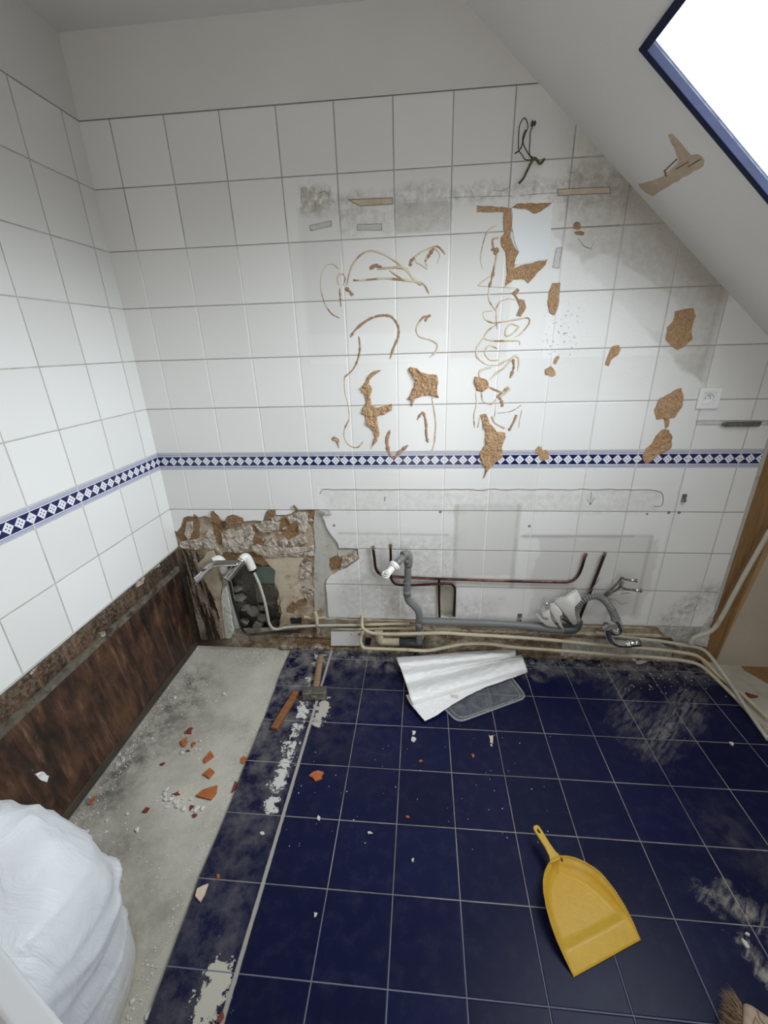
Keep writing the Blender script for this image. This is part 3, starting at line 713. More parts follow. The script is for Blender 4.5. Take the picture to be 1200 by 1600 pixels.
# layers torn open around the cavity
def layer(name, pts, t0, mat, seed, amp=.002, step=.008, ns=55, dome=0, t1=.0128):
    return plate(name, jag(W(pts), .012, .0022, seed), [], bwm, t0, t1, mat, back, step=step, amp=amp, nscale=ns, seed=seed, dome=dome)
brown = [[(120, 240), (160, 182), (230, 172), (250, 200), (245, 290), (200, 310), (150, 310), (130, 280)], [(310, 200), (400, 200), (410, 250), (350, 290), (330, 260)],
 [(545, 280), (620, 300), (600, 330), (555, 350), (540, 320)], [(380, 370), (560, 365), (600, 400), (640, 440), (600, 445), (540, 420), (400, 410), (370, 390)],
 [(850, 140), (885, 140), (885, 200), (870, 230), (850, 200)], [(960, 390), (1020, 390), (1045, 430), (1010, 460), (978, 468), (960, 430)],
 [(730, 680), (750, 655), (768, 640), (775, 655), (790, 635), (838, 620), (842, 660), (790, 672), (770, 705), (730, 700)], [(690, 640), (710, 660), (705, 710), (685, 700)],
 [(700, 180), (760, 180), (790, 230), (800, 270), (740, 300), (690, 260)], [(330, 290), (395, 250), (410, 300), (360, 330)], [(560, 205), (700, 165), (720, 190), (600, 225)]]
for i, p in enumerate(brown): layer('torn_brown_paper', c6(p), .0112, 'brown_paper', 20 + i, .0012)
layer('beige_plaster_layer', c6([(610, 408), (690, 392), (815, 400), (820, 430), (800, 520), (770, 540), (720, 600), (695, 640), (684, 560), (664, 540), (668, 470), (640, 445)]), .0085, 'beige_paper', 40, .0006)
layer('beige_plaster_layer', c6([(730, 580), (800, 540), (830, 600), (840, 618), (795, 630), (775, 650), (768, 635), (745, 650), (705, 700), (695, 650)]), .0075, 'beige_paper', 41, .0006)
layer('grey_plaster_strip', c6([(886, 135), (960, 132), (950, 180), (960, 240), (1005, 300), (1015, 340), (1010, 380), (970, 400), (960, 470), (940, 520), (945, 640), (905, 690), (885, 690), (880, 500), (890, 330), (880, 200)]), .0075, 'grey_paint', 42, .0006)
layer('grey_plaster_strip', c6([(1010, 350), (1110, 352), (1060, 385), (1020, 392)]), .0085, 'grey_paint', 43, .0006)
layer('beige_plaster_layer', c6([(270, 400), (300, 360), (330, 352), (345, 400), (352, 470), (372, 560), (385, 700), (395, 830), (385, 845), (355, 700), (330, 620), (280, 520), (240, 430)]), .002, 'beige_paper', 44, .0008)
layer('mouldy_board', c6([(148, 350), (230, 365), (262, 400), (300, 520), (345, 640), (372, 740), (388, 845), (250, 850), (243, 780), (205, 600), (165, 430)]), .003, 'mould', 45, .003)
wht = [([(175, 200), (210, 195), (215, 240), (190, 300), (170, 270)], .003), ([(140, 310), (230, 295), (290, 290), (325, 300), (330, 350), (250, 352), (170, 345), (138, 330)], .006), ([(370, 260), (430, 230), (540, 220), (555, 260), (535, 330), (480, 370), (410, 365), (380, 320)], .007),
 ([(555, 210), (610, 190), (690, 200), (690, 240), (640, 255), (580, 250)], .012), ([(540, 340), (565, 322), (600, 335), (650, 285), (690, 335), (740, 340), (860, 330), (885, 312), (880, 350), (780, 372), (700, 378), (620, 385), (560, 372)], .012),
 ([(730, 170), (790, 145), (830, 140), (850, 190), (835, 260), (800, 240), (790, 190), (750, 210)], .006), ([(690, 300), (730, 290), (745, 320), (715, 340)], .014), ([(750, 300), (790, 285), (800, 320), (770, 330)], .014), ([(790, 290), (830, 280), (848, 315), (810, 325)], .014),
 ([(815, 420), (865, 430), (872, 490), (830, 520), (800, 500)], .007), ([(1040, 395), (1070, 398), (1120, 352), (1132, 398), (1080, 430), (1025, 468), (1030, 430)], .002), ([(600, 380), (700, 375), (870, 360), (890, 385), (700, 392), (610, 400)], .006),
 ([(300, 240), (330, 270), (340, 330), (375, 380), (360, 385), (325, 330), (285, 270)], .007), ([(800, 570), (880, 560), (870, 630), (850, 640), (825, 600)], .004), ([(640, 160), (720, 165), (690, 190), (650, 200)], .006)]
for i, (p, dm) in enumerate(wht): layer('white_plaster_remnant', c6(p), .006, 'white_plaster', 60 + i, .006, .006, 45, dm * .6)
fil = layer('polystyrene_strip', c6([(382, 560), (400, 552), (415, 640), (432, 760), (440, 800), (425, 835), (398, 835), (385, 720), (375, 630)]), -.004, 'poly', 80, .002)
rnd = random.Random(7)
for i in range(46):
    x = rnd.uniform(300, 880); y = rnd.uniform(180, 360) if i < 34 else rnd.uniform(400, 600)
    if i >= 34: x = rnd.uniform(800, 880)
    p = at(*c6([(x, y)])[0], .006); s = rnd.uniform(.008, .022)
    chunk('plaster_crumb', p, (s * 1.5, .012, s), 'white_plaster' if rnd.random() < .6 else 'brown_paper', i, back)
# dark torn flaps standing out at the tile edge
for i, p in enumerate([[(400, 175), (440, 158), (495, 172), (490, 212), (440, 200), (405, 215)], [(320, 132), (345, 160), (385, 190), (350, 205), (322, 175)], [(630, 130), (675, 128), (665, 165), (635, 175)], [(775, 100), (797, 120), (792, 132), (770, 104)], [(915, 128), (975, 130), (985, 152), (950, 150)]]):
    plate('curled_tile_flap', jag(W(c6(p)), .01, .001, i), [], bwm, -.010, -.004, 'brown_paper' if i != 4 else 'grey_paint', back, step=.008, amp=.004, nscale=40, seed=i)
# channel along the foot of the wall: ragged mortar ridges
def hridge(name, x0, x1, z0, z1, Y0, h, seed, mat):
    vs, fs = [], []; n = int((x1 - x0) / .012)
    for i in range(n + 1):
        x = x0 + (x1 - x0) * i / n; k = mnoise.fractal(Vector((x * 25, seed, 0)), .8, 2, 4); k2 = mnoise.fractal(Vector((x * 40, seed + 9, 0)), .8, 2, 4)
        for (d, z) in ((Y0, z0 + .006 * k), (Y0 - h * (1 + k), z0 + .006 * k + .003), (Y0 - h * (1 + k2), z1 + .006 * k2 - .003), (Y0, z1 + .006 * k2)): vs.append((x, d, z))
    for i in range(n):
        for j in range(3): k = i * 4 + j; fs.append((k, k + 4, k + 5, k + 1))
    return mesh(name, vs, fs, mat, back)
hridge('mortar_ridge', .60, 2.3, .192, .206, .012, .008, 1, 'cream_pipe')
hridge('mortar_ridge', .80, 1.42, .100, .118, .012, .010, 2, 'backing')
hridge('mortar_ridge', 1.0, 2.45, .142, .158, .012, .008, 4, 'cream_pipe')
hridge('mortar_ridge', .45, .74, .075, .090, .012, .010, 6, 'backing')
hridge('mortar_ridge', .45, 2.4, -.005, .014, .012, .014, 8, 'backing')
hridge('brown_stain_ridge', .54, .735, .035, .062, .012, .004, 10, 'brown_paper')
for i, (p, m_) in enumerate([([(720, 1000), (745, 992), (790, 1000), (775, 1008), (735, 1010)], 'brown_paper'), ([(570, 998), (580, 999), (578, 1010), (570, 1010)], 'black'), ([(452, 968), (470, 967), (470, 976), (454, 976)], 'black')]):
    plate('stain_patch', jag(W(p), .01, .002, i), [], bwm, .009, .0128, m_, back)
# corner crumbs where the slope meets the wall, cracked sealant line
vs, fs = [], []
for a, b in (((503, 765), (1010, 766)),):
    pts = [at(x, 765 + 2.0 * mnoise.noise(Vector((x * .05, 3, 0))) + (3 if x > 900 else 0) * 0, -.0006) for x in range(503, 1020, 9)]
    tubeg(vs, fs, pts, .0016, 6, 1)
tubeg(vs, fs, [at(1010, 765, -.0006), at(1030, 768, -.0006), at(1036, 775, -.0006), at(1034, 790, -.0006), at(1022, 791, -.0006)], .0014, 6, 3)
tubeg(vs, fs, [at(503, 765, -.0006), at(500, 772, -.0006)], .0012, 6, 1)
mesh('sealant_line', vs, fs, 'crack', back)

for i, p in enumerate([[(226,900),(234,893),(243,899),(241,912),(231,918)], [(66,1036),(76,1030),(80,1044),(72,1056),(66,1048)], [(80,1212),(90,1207),(100,1214),(97,1224),(90,1222)], [(176,990),(183,987),(184,994),(178,996)], [(250,878),(262,872),(266,884),(256,890)], [(12,1068),(24,1060),(26,1070),(16,1076)]]):
    q = [lw(x, y, .03) for x, y in p]; q = [(v.y, v.z) for v in q]
    plate('plaster_remnant', jag(q, .01, .0015, i), [], lwm, .020 if i != 2 else .024, .034, 'white_plaster' if i != 2 else 'sheet', rot, step=.007, amp=.003, nscale=50, seed=i)
vs, fs = [], []
for pts in ([(545,313),(570,311),(612,309)], [(700,309),(740,307.5),(780,306.5),(800,306)], [(812,306),(840,303),(880,301)], [(770,297),(785,298),(797,291)], [(471,318),(471,296),(478,294),(478,312)], [(497,303),(506,299),(514,304)], [(986,300),(984,288),(988,278)], [(905,355),(940,353),(960,353),(968,350)], [(910,384),(922,388),(928,378)], [(903,372),(912,383),(925,390)]):
    tubeg(vs, fs, [at(x, y, -.0004) for x, y in pts], .0008, 5, 3)
mesh('scratch_mark', vs, fs, 'steel', back)
# ================================================================== ADHESIVE ON THE WALL
rnd = random.Random(5)
def patch(pts, label, mat='biscuit', dome=.003, amp=.003, seed=None, cat='torn patch', name='torn_tile_patch', step=.006):
    seed = seed or int(abs(hash((round(pts[0][0]), round(pts[0][1])))) % 97) + 1
    o = plate(name, jag(W(pts), .012, .0025, seed), [], bwm, -.0012, .004, mat, None, step=step, amp=amp, nscale=70, seed=seed, dome=dome)
    return tag(o, label, cat)
patch(c4([(510,195),(535,200),(550,215),(580,225),(620,228),(628,260),(622,290),(630,325),(600,315),(560,315),(530,325),(518,360),(512,335),(495,330),(510,310),(522,280),(528,250),(512,225),(498,205)]), 'squarish brown torn patch with pointed corners in the middle of the tiled wall', dome=.006, amp=.006, seed=3)
patch(c4([(390,209),(355,213),(333,235),(318,268),(300,285),(318,310),(325,345),(310,365),(305,390),(320,400),(330,440),(355,465),(362,490),(345,540),(372,505),(382,470),(374,430),(372,402),(402,394),(432,376),(434,348),(400,358),(370,364),(347,350),(342,320),(352,290),(337,265),(347,242),(372,222)]), 'branching brown torn patch with curved arms left of the squarish one', dome=.005, amp=.005, seed=4)
patch(c4([(800,395),(825,390),(840,430),(870,465),(905,470),(908,490),(890,530),(895,570),(860,600),(835,625),(815,660),(820,620),(800,580),(800,550),(820,520),(822,470),(810,430)]), 'tall brown torn patch hanging like a dagger over the blue border', dome=.004, amp=.004, seed=5)
patch(c4([(778,235),(800,240),(830,250),(838,280),(810,300),(785,295),(775,265)]), 'small round brown torn patch beside the looping cream beads', dome=.005, amp=.004, seed=6)
patch(c4([(1122,148),(1132,155),(1117,185),(1105,180),(1110,160)]), 'tiny brown sliver just above a small brown blob right of the beads', dome=.001, amp=.001, seed=7)
patch(c4([(1070,205),(1095,190),(1108,205),(1115,230),(1100,238),(1070,228)]), 'small brown blob right under the tiny sliver', dome=.001, amp=.001, seed=8)
patch(c4([(1030,540),(1045,524),(1058,530),(1060,545),(1075,540),(1088,550),(1086,580),(1060,588),(1045,575),(1045,560),(1030,558)]), 'brown lobed patch touching the top of the blue border', dome=.001, amp=.001, seed=9)
patch(c2([(1100,780),(1135,778),(1130,850),(1122,890),(1110,915),(1090,905),(1080,860),(1088,810)]), 'upright oval brown torn patch right of the white square', dome=.002, amp=.003, seed=10)
patch(c2([(930,822),(955,800),(965,810),(950,830),(960,845),(985,850),(992,880),(970,920),(950,915),(965,880),(950,845)]), 'hooked brown patch just under the white square', 'bead_brown', .001, .001, seed=11)
patch(c5([(700,125),(740,115),(800,108),(812,150),(790,220),(795,270),(750,315),(715,332),(680,310),(650,275),(658,210),(690,180)]), 'largest oval brown torn patch high on the right below the slope', dome=.002, amp=.004, seed=12)
patch(c5([(365,312),(400,305),(412,330),(395,360),(360,385),(345,420),(325,410),(342,360)]), 'small slanted oval patch with pale top between large ovals', dome=.001, amp=.002, seed=13)
patch(c5([(715,540),(735,535),(747,570),(738,640),(700,695),(670,700),(668,740),(650,755),(640,700),(600,705),(590,650),(610,600),(660,570)]), 'brown torn patch with a thin stalk at its foot right of centre', dome=.002, amp=.004, seed=14)
patch(c5([(630,757),(670,760),(688,800),(680,860),(640,885),(610,895),(570,930),(545,945),(525,900),(545,860),(580,830),(600,790)]), 'slanted brown torn patch overlapping the blue border on the right', dome=.002, amp=.004, seed=15)
patch(c3([(388,665),(400,657),(416,660),(422,685),(405,692),(390,686)]), 'tiny brown spot, upper of two below the metal strip scar', 'bead_brown', .001, .001, seed=16)
patch(c3([(392,700),(415,694),(436,703),(430,714),(400,712)]), 'tiny brown spot, lower of two below the metal strip scar', 'bead_brown', .001, .001, seed=17)
# white skin of paint with brown torn surround
t = empty('torn_wall_panel', at(830, 410, 0)); tag(t, 'white smooth square panel with ragged brown torn edge at upper middle of the wall', 'panel')
for i, p in enumerate([[(787,455),(895,462),(930,467),(955,448),(1100,445),(1088,462),(1045,490),(1022,490),(985,470),(930,468),(935,530),(925,580),(940,620),(960,650),(955,690),(940,720),(985,702),(1080,682),(1072,705),(1040,735),(1000,782),(985,765),(940,765),(905,795),(910,720),(905,650),(888,625),(885,590),(900,575),(897,485),(787,485)]]):
    plate('torn_surround', jag(W(c2(p)), .012, .002, 31), [], bwm, -.0012, .004, 'biscuit', t, step=.006, amp=.003, nscale=70, seed=31, dome=.002)
plate('white_panel', W(c2([(930,467),(960,472),(990,478),(1022,492),(1050,484),(1103,445),(1098,520),(1083,681),(1050,684),(1020,690),(985,698),(958,700),(942,702),(950,675),(962,650),(945,610),(932,540),(936,500)])), [], bwm, -.0032, .003, 'white_patch', t)

def beads(label, lines, name='adhesive_bead', mat='bead'):
    vs, fs = [], []
    for ln in lines:
        pts, r = ln
        P = [at(x, y, -.0008) for x, y in pts]
        ph = rnd.uniform(0, 9)
        f = (lambda ph: (lambda s: r * .86 * (1 + (.75 if mat == 'bead_brown' else .4) * mnoise.fractal(Vector((s * 14, ph, 0)), .7, 2, 3)) * (min(1, .45 + 6 * min(s, 1 - s)))))(ph)
        tubeg(vs, fs, P, f, 8, 8, True, (Vector((0, 1, 0)), .32))
    return tag(mesh(name, vs, fs, mat, smooth=True), label, 'glue bead')
beads('thin cream C-shaped adhesive bead at the far left of the glue marks', [(c2([(215,925),(180,905),(152,860),(138,800),(142,740),(160,708),(190,702),(210,722)]), .0026)])
beads('knotted adhesive bead with a brown tail beside the C-shaped one', [(c2([(235,745),(215,742),(206,765),(214,790)]), .0032), (c2([(232,790),(238,760),(232,745)]), .0028)])
beads('long arched cream adhesive bead rising and falling over two tiles', [(c2([(245,790),(262,720),(300,665),(350,645),(410,665),(460,700),(510,745),(550,785)]), .0038)])
beads('cream adhesive lines forming a long flat triangle under the arch', [(c2([(290,770),(340,765),(400,760),(460,765),(520,772),(565,785),(588,825)]), .0045), (c2([(370,722),(420,716),(490,718),(520,760),(555,790)]), .0045), (c2([(420,725),(470,760),(520,775)]), .003)])
beads('curly cream adhesive bead with a drooping end right of the flat triangle', [(c2([(535,690),(530,672),(548,655),(590,635),(625,628),(655,660)]), .004), (c2([(530,690),(560,705),(582,722)]), .004), (c2([(612,635),(632,660),(622,700)]), .0025), (c2([(580,712),(576,680),(598,640)]), .004)])
beads('brown adhesive bead bent like an umbrella handle in the wall centre', [(c2([(260,1005),(285,970),(335,932),(385,915),(430,920),(458,958),(460,1000),(440,1050),(425,1095)]), .0052)], mat='bead_brown')
beads('short brown curved adhesive bead below the left end of the umbrella-shaped one', [(c2([(295,1000),(300,1050),(290,1100),(270,1140),(235,1172)]), .0042)], mat='bead_brown')
beads('S-shaped adhesive bead right of the umbrella-shaped one', [(c2([(590,915),(560,925),(537,965),(545,1000),(590,1015),(622,1035),(615,1065),(590,1090)]), .0042)])
beads('tall hooked adhesive bead running down the left side to the border', [(c4([(235,235),(238,300),(253,360),(255,415)]), .0022), (c4([(255,415),(236,455),(238,495),(258,522),(290,530),(312,508)]), .0036)])
beads('thin upright adhesive bead dropping from the squarish patch to the border', [(c4([(600,322),(610,380),(616,430),(614,470),(606,530),(582,570)]), .0040)])
beads('short brown adhesive streak left of the thin upright bead', [(c4([(538,415),(562,386),(575,430),(576,475),(583,512)]), .0060)], mat='bead_brown')
beads('brown U-shaped adhesive bead sitting on the blue border', [(c4([(425,460),(412,500),(420,550),(440,575),(465,550),(500,522)]), .0075)], mat='bead_brown')
beads('small brown ring of adhesive above the border at left', [(c4([(212,535),(202,505),(186,500),(190,490),(208,497),(210,515)]), .0045)], mat='bead_brown')
beads('tiny loop of adhesive on the blue border left of the U-shaped one', [(c4([(205,560),(215,578),(232,575),(240,558)]), .0028)])
beads('column of tangled looping cream adhesive beads right of centre', [
 (c2([(870,540),(832,562),(812,620),(803,680),(812,722)]), .0024), (c2([(878,590),(852,600),(858,640)]), .0040), (c2([(870,660),(864,700),(850,765)]), .005), (c2([(790,790),(815,770),(850,745)]), .0024), (c2([(790,790),(860,795),(950,800)]), .0022),
 (c2([(838,800),(838,850),(865,893)]), .003), (c2([(865,895),(880,862),(915,845),(950,850)]), .003), (c2([(850,895),(815,902),(822,930),(855,945),(900,940),(960,930),(1000,925),(1004,948),(970,990),(942,1006)]), .003), (c2([(960,960),(930,950),(908,975),(910,1000),(938,988),(966,958)]), .0042),
 (c2([(871,950),(832,980),(820,1008),(855,1020),(910,1020),(962,1020),(966,1040)]), .0036), (c2([(822,1000),(787,1050),(790,1090),(830,1120)]), .0042), (c2([(872,1052),(838,1040),(820,1070),(842,1100),(880,1100)]), .003), (c2([(880,1115),(920,1098),(950,1080),(962,1110)]), .0032), (c2([(830,1120),(865,1122),(900,1115)]), .0028),
 (c2([(868,890),(868,930),(872,972)]), .0024), (c4([(800,240),(802,212),(850,195)]), .0055), (c4([(840,250),(870,220),(900,200),(925,170),(945,150),(962,165),(958,215)]), .0045), (c4([(832,275),(860,290),(895,300),(915,278),(922,290),(890,318)]), .0048), (c4([(805,302),(815,340),(850,350),(865,330)]), .003),
 (c4([(783,300),(786,350),(775,400),(778,450)]), .0032), (c4([(850,400),(862,425),(885,440),(905,450)]), .0062), (c4([(865,350),(860,400)]), .003), (c4([(870,388),(930,380),(975,352)]), .002), (c4([(975,375),(965,420),(962,450)]), .0022), (c4([(800,400),(790,450)]), .003)])
beads('brown adhesive streak at lower right end of the looping column', [(c4([(952,395),(940,425),(920,462)]), .006)], mat='bead_brown')
beads('brown adhesive streak at upper right of the looping column', [(c4([(938,163),(940,200),(925,242)]), .006)], mat='bead_brown')
beads('wishbone-shaped brown adhesive bead inside the looping column', [(c4([(918,282),(888,305),(870,325)]), .006), (c4([(880,320),(892,345),(892,362)]), .006)], mat='bead_brown')
for pts, r, lab in [([(340,720),(365,707),(392,716)], .011, 'brown oval adhesive dab under the arched bead'), ([(272,768),(300,768)], .010, 'brown adhesive dab at the left tip of the flat triangle'), ([(240,800),(258,815),(270,832)], .011, 'brown adhesive dab by the knotted bead'), ([(215,800),(218,840),(220,878)], .005, 'brown upright adhesive streak by the knotted bead'),
 ([(510,710),(512,690),(528,672)], .010, 'brown adhesive dab at the curl of the drooping bead'), ([(608,635),(590,660),(572,690)], .010, 'brown adhesive dab inside the curly bead'), ([(845,640),(872,642),(858,660)], .011, 'brown adhesive dab at the top of the looping column'), ([(862,700),(852,750),(838,798)], .008, 'brown adhesive streak left of the white square panel'), ([(595,912),(578,925),(572,940)], .008, 'brown adhesive dab at the top end of the S-shaped bead'), ([(450,718),(490,722)], .006, 'brown adhesive dab midway along the flat triangle')]:
    beads(lab, [(c2(pts), r * .62)], mat='bead_brown')

# scars: strips where tape or brackets were, in thin plaster
def scar(pts, lab, mat='film', name='tape_scar', t=-.0006): 
    o = plate(name, W(pts), [], bwm, t, .001, mat)
    vs, fs = [], []
    P = [at(x, y, -.0008) for x, y in pts]
    for i in range(len(P)): tubeg(vs, fs, [P[i], P[(i + 1) % len(P)]], .0007 if mat == 'film' else .0013, 5, 1)
    mesh('dark_edge', vs, fs, 'crack' if mat == 'film' else 'steel', o); return tag(o, lab, 'tape scar')
scar(c2([(250,432),(435,424),(437,450),(300,458)]), 'cream plaster scar strip with dark edges left of the torn square', 'beige_paper')
scar(c3([(322,522),(540,512),(545,538),(325,548)]), 'pale plaster scar strip with black edge under the hanging wires', 'beige_paper')
scar(c2([(90,540),(180,520),(182,542),(93,562)]), 'faint small tape mark at upper left of the glue marks')
scar(c2([(288,536),(390,532),(392,560),(288,558)]), 'faint tape mark below the cream scar strip')
scar(c3([(318,768),(342,763),(330,850),(303,848)]), 'upright outlined tape mark right of the torn square')
scar([(1088, 657), (1200, 657), (1200, 664), (1088, 664)], 'faint horizontal tape mark beneath the white socket')

# ================================================================== THINGS ON THE WALL
# loose wires
t = empty('electrical_wires', at(832, 255)); tag(t, 'loose dark wires with a yellow-green sleeve hanging from the upper wall', 'wires')
cw = crop(790, 170, 12.31)
def wp(pts, Ys): return [at(x, y, Y) for (x, y), Y in zip(cw(pts), Ys)]
tube('wire', wp([(520,930),(460,870),(470,600),(475,450),(520,340)], [-.02,-.03,-.035,-.03,-.02]), .0017, 'wire', t, 8)
tube('wire', wp([(510,960),(430,850),(340,660),(380,480),(430,350),(400,220),(350,180),(290,270),(255,420),(245,780)], [-.02,-.03,-.04,-.045,-.05,-.05,-.05,-.05,-.04,-.03]), .0017, 'wire', t, 8)
tube('wire', wp([(180,860),(260,800),(320,690),(340,520),(390,400)], [-.03,-.03,-.035,-.035,-.04]), .0022, 'wire', t, 8)
tube('wire', wp([(240,800),(320,890),(370,970),(440,985),(520,975)], [-.03,-.03,-.03,-.03,-.02]), .0016, 'wire', t, 8)
tube('sleeve', wp([(260,1430),(340,1340),(400,1220),(470,1080),(540,960),(590,970),(650,1050),(700,1030),(740,970)], [-.04,-.035,-.03,-.025,-.02,-.02,-.02,-.015,-.002]), .0040, 'green_wire', t, 10)
tube('connector', wp([(500,330),(520,270),(500,240)], [-.02,-.02,-.02]), .0045, 'plum', t, 8); tube('connector', wp([(545,320),(565,270),(555,240)], [-.02,-.02,-.02]), .0040, 'plum', t, 8)
# socket
sc_ = at(1106, 622); t = empty('wall_socket', sc_); tag(t, 'square white wall socket with a round recessed outlet at the right', 'socket')
a = .040; z_ = sc_.z; x_ = sc_.x
circ = lambda r, n=28: [(x_ + r * cos(2 * pi * i / n), z_ + r * sin(2 * pi * i / n)) for i in range(n)]
bevel(plate('frame', [(x_ - a, z_ - a), (x_ + a, z_ - a), (x_ + a, z_ + a), (x_ - a, z_ + a)], [[(x_ - .0225, z_ - .0225), (x_ + .0225, z_ - .0225), (x_ + .0225, z_ + .0225), (x_ - .0225, z_ + .0225)]], bwm, -.010, 0, 'socket', t), .0015)
plate('insert', [(x_ - .022, z_ - .022), (x_ + .022, z_ - .022), (x_ + .022, z_ + .022), (x_ - .022, z_ + .022)], [circ(.0185)], bwm, -.0085, 0, 'socket', t)
plate('recess', circ(.0186), [], bwm, -.0005, .003, 'socket', t)
for dx, dz, r in ((-.009, -.001, .0024), (.009, -.001, .0024)): plate('contact_hole', [(x_ + dx + r * cos(i * .6283), z_ + dz + r * sin(i * .6283)) for i in range(10)], [], bwm, -.0011, .001, 'black', t)
ring('earth_pin', (x_, -.0005, z_ + .010), (0, -1, 0), [(0, -.001), (.0024, -.001), (.0024, .008), (0, .0095)], 'dull_chrome', t, 12)
# metal bar right
bp = at(1127, 662); bq = at(1184, 660)
t = empty('metal_bracket', ((bp.x + bq.x) / 2, 0, bp.z)); tag(t, 'flat dark metal bar screwed to the tiles under the white socket', 'bracket')
bevel(plate('bar', [(bp.x - .005, bp.z - .004), (bp.x + .004, bp.z - .010), (bq.x, bp.z - .011), (bq.x + .006, bp.z + .009), (bp.x + .004, bp.z + .009), (bp.x - .005, bp.z + .003)], [], bwm, -.016, -.011, 'steel', t), .001)
for q in (bp.x + .012, bq.x - .008): ring('screw', (q, -.016, bp.z), (0, -1, 0), [(0, -.016), (.004, -.016), (.0045, 0), (.003, .003), (0, .003)], 'steel', t, 14)
# small clip
cp = at(1068, 778); t = empty('metal_clip', cp); tag(t, 'small rusty metal clip on the tiles below the blue border at right', 'clip')
box('plate', (cp.x, -.004, cp.z), (.016, .008, .036), 'steel', t, .001); box('tab', (cp.x - .002, -.012, cp.z - .008), (.012, .010, .012), 'dull_chrome', t, .001)
ring('screw', (cp.x, -.008, cp.z + .008), (0, -1, 0), [(.003, 0), (.003, .002), (0, .003)], 'dull_chrome', t, 12)
cp = at(812, 962); t = empty('pipe_clip', cp); tag(t, 'small grey metal clip at the foot of the wall above the grey waste pipe', 'clip')
box('plate', (cp.x, -.003, cp.z + .004), (.020, .006, .020), 'steel', t, .001); box('hook', (cp.x, -.012, cp.z - .014), (.008, .022, .018), 'dull_chrome', t, .002)
# wall plugs
def plug(x, y, lab, mat='red_plug', r=.0052):
    p = at(x, y); tag(ring('wall_plug', p, (0, -1, 0), [(0, -.004), (r, -.004), (r * 1.15, .0008), (r * .7, .0012), (r * .5, .0002), (0, -.001)], mat, None, 14), lab, 'wall plug')
plug(522, 821, 'dark red wall plug in tile right of the broken plaster'); plug(688, 800, 'dark red wall plug above the middle of the wall pipes'); plug(827, 822, 'dark red wall plug left of the right hand copper pipes')
plug(1011, 803, 'small red wall plug left of two black ones', r=.004); plug(1045, 801, 'black wall plug, left of the pair under the rusty clip', 'black'); plug(1061, 801, 'black wall plug, right of the pair under the rusty clip', 'black')
# pen marks
vs, fs = [], []; cc = crop(840, 700, 3.3333)
for pts in ([(280,228),(277,260),(275,295)], [(258,265),(266,280),(275,296)], [(293,262),(284,280),(275,296)]): tubeg(vs, fs, [at(x, y, -.0004) for x, y in cc(pts)], .0009, 6, 2)
tag(mesh('pen_mark', vs, fs, 'ink'), 'green hand-drawn arrow pointing down on the tiles at right', 'pen mark')
vs, fs = [], []; tubeg(vs, fs, [at(602, 776, -.0004), at(601, 781, -.0004), at(602, 783, -.0004)], .0016, 6, 2)
tag(mesh('pen_mark', vs, fs, 'ink'), 'short green dash on the tiles under the cracked sealant line', 'pen mark')
# torn strip on the slope
pts = c3([(785,295),(800,290),(820,310),(850,345),(880,380),(905,375),(925,385),(935,402),(930,425),(880,455),(800,500),(720,550),(690,535),(670,515),(660,500),(700,490),(760,470),(800,435),(830,400),(815,360),(795,320)])
def sluv(p):
    q = sl(*p) - SO; return (q.dot(E1), q.dot(E2))
t = empty('torn_wallboard', sl(1060, 250)); tag(t, 'tan torn wallboard scar shaped like a boot on the sloped ceiling', 'scar')
plate('torn_face', jag([sluv(p) for p in pts], .015, .002, 8), [], slm, -.0012, .002, 'tan_paper', t, step=.01, amp=.0012, nscale=40, seed=8)
vs, fs = [], []
for q in ([(822,395),(790,425),(770,445)], [(770,440),(778,465)], [(870,405),(820,435)], [(920,395),(870,425)]):
    tubeg(vs, fs, [sl(*p) - EN * .002 for p in c3(q)], .0018, 6, 2)
mesh('dark_crack', vs, fs, 'crack', t)

# ================================================================== PLUMBING
def A(pts, Y): return [at(x, y, (Y[i] if isinstance(Y, (list, tuple)) else Y)) for i, (x, y) in enumerate(pts)]
def F_(pts, zs): return [fl(x, y, z) for (x, y), z in zip(pts, zs if isinstance(zs, (list, tuple)) else [zs] * len(pts))]
# left basin copper feeds
t = empty('copper_pipe', at(590, 890, -.02)); tag(t, 'long copper pipe running right along the wall with both ends turned up', 'pipe')
tube('pipe', A([(583,858),(585,872),(587,888),(595,898),(610,901),(640,902.5),(700,905),(800,908),(870,909.5),(888,909),(899,904),(907,892),(914,870)], -.016), .0062, 'copper', t, 12, 5)
tube('dark_end', A([(583,858),(585,872),(587,888),(592,896)], -.0162), .0068, 'dark_copper', t, 12, 4)
for x, y in ((583, 856), (915, 867)): ring('end_fitting', at(x, y, -.016), (0, 0, 1), [(.0065, -.008), (.0085, -.004), (.0085, .006), (.006, .006), (.006, -.002), (0, -.002)], 'solder', t, 16)
tube('branch', A([(686,904),(686,915),(686,925),(686,940),(687,964)], [-.016,-.012,-.009,-.007,-.007]), .0058, 'dark_copper', t, 12, 4)
t = empty('copper_pipe', at(612, 890, -.02)); tag(t, 'dark copper pipe dropping behind the white trap and bending into the niche', 'pipe')
tube('pipe', A([(610,856),(610.5,870),(610,890),(611,903),(616,911),(625,914),(645,914.5),(680,912.5),(698,912),(708,915),(711,925),(709,962)], [-.036]*5 + [-.030,-.018,-.030,-.028,-.018,-.010,-.008]), .0060, 'dark_copper', t, 12, 5)
ring('end_fitting', at(610, 853, -.036), (0, 0, 1), [(.0065, -.008), (.009, -.004), (.009, .006), (.0062, .006), (.0062, -.002), (0, -.002)], 'solder', t, 16)
t = empty('copper_pipe', at(925, 920, -.02)); tag(t, 'slanting dark copper pipe behind the corrugated hose at right', 'pipe')
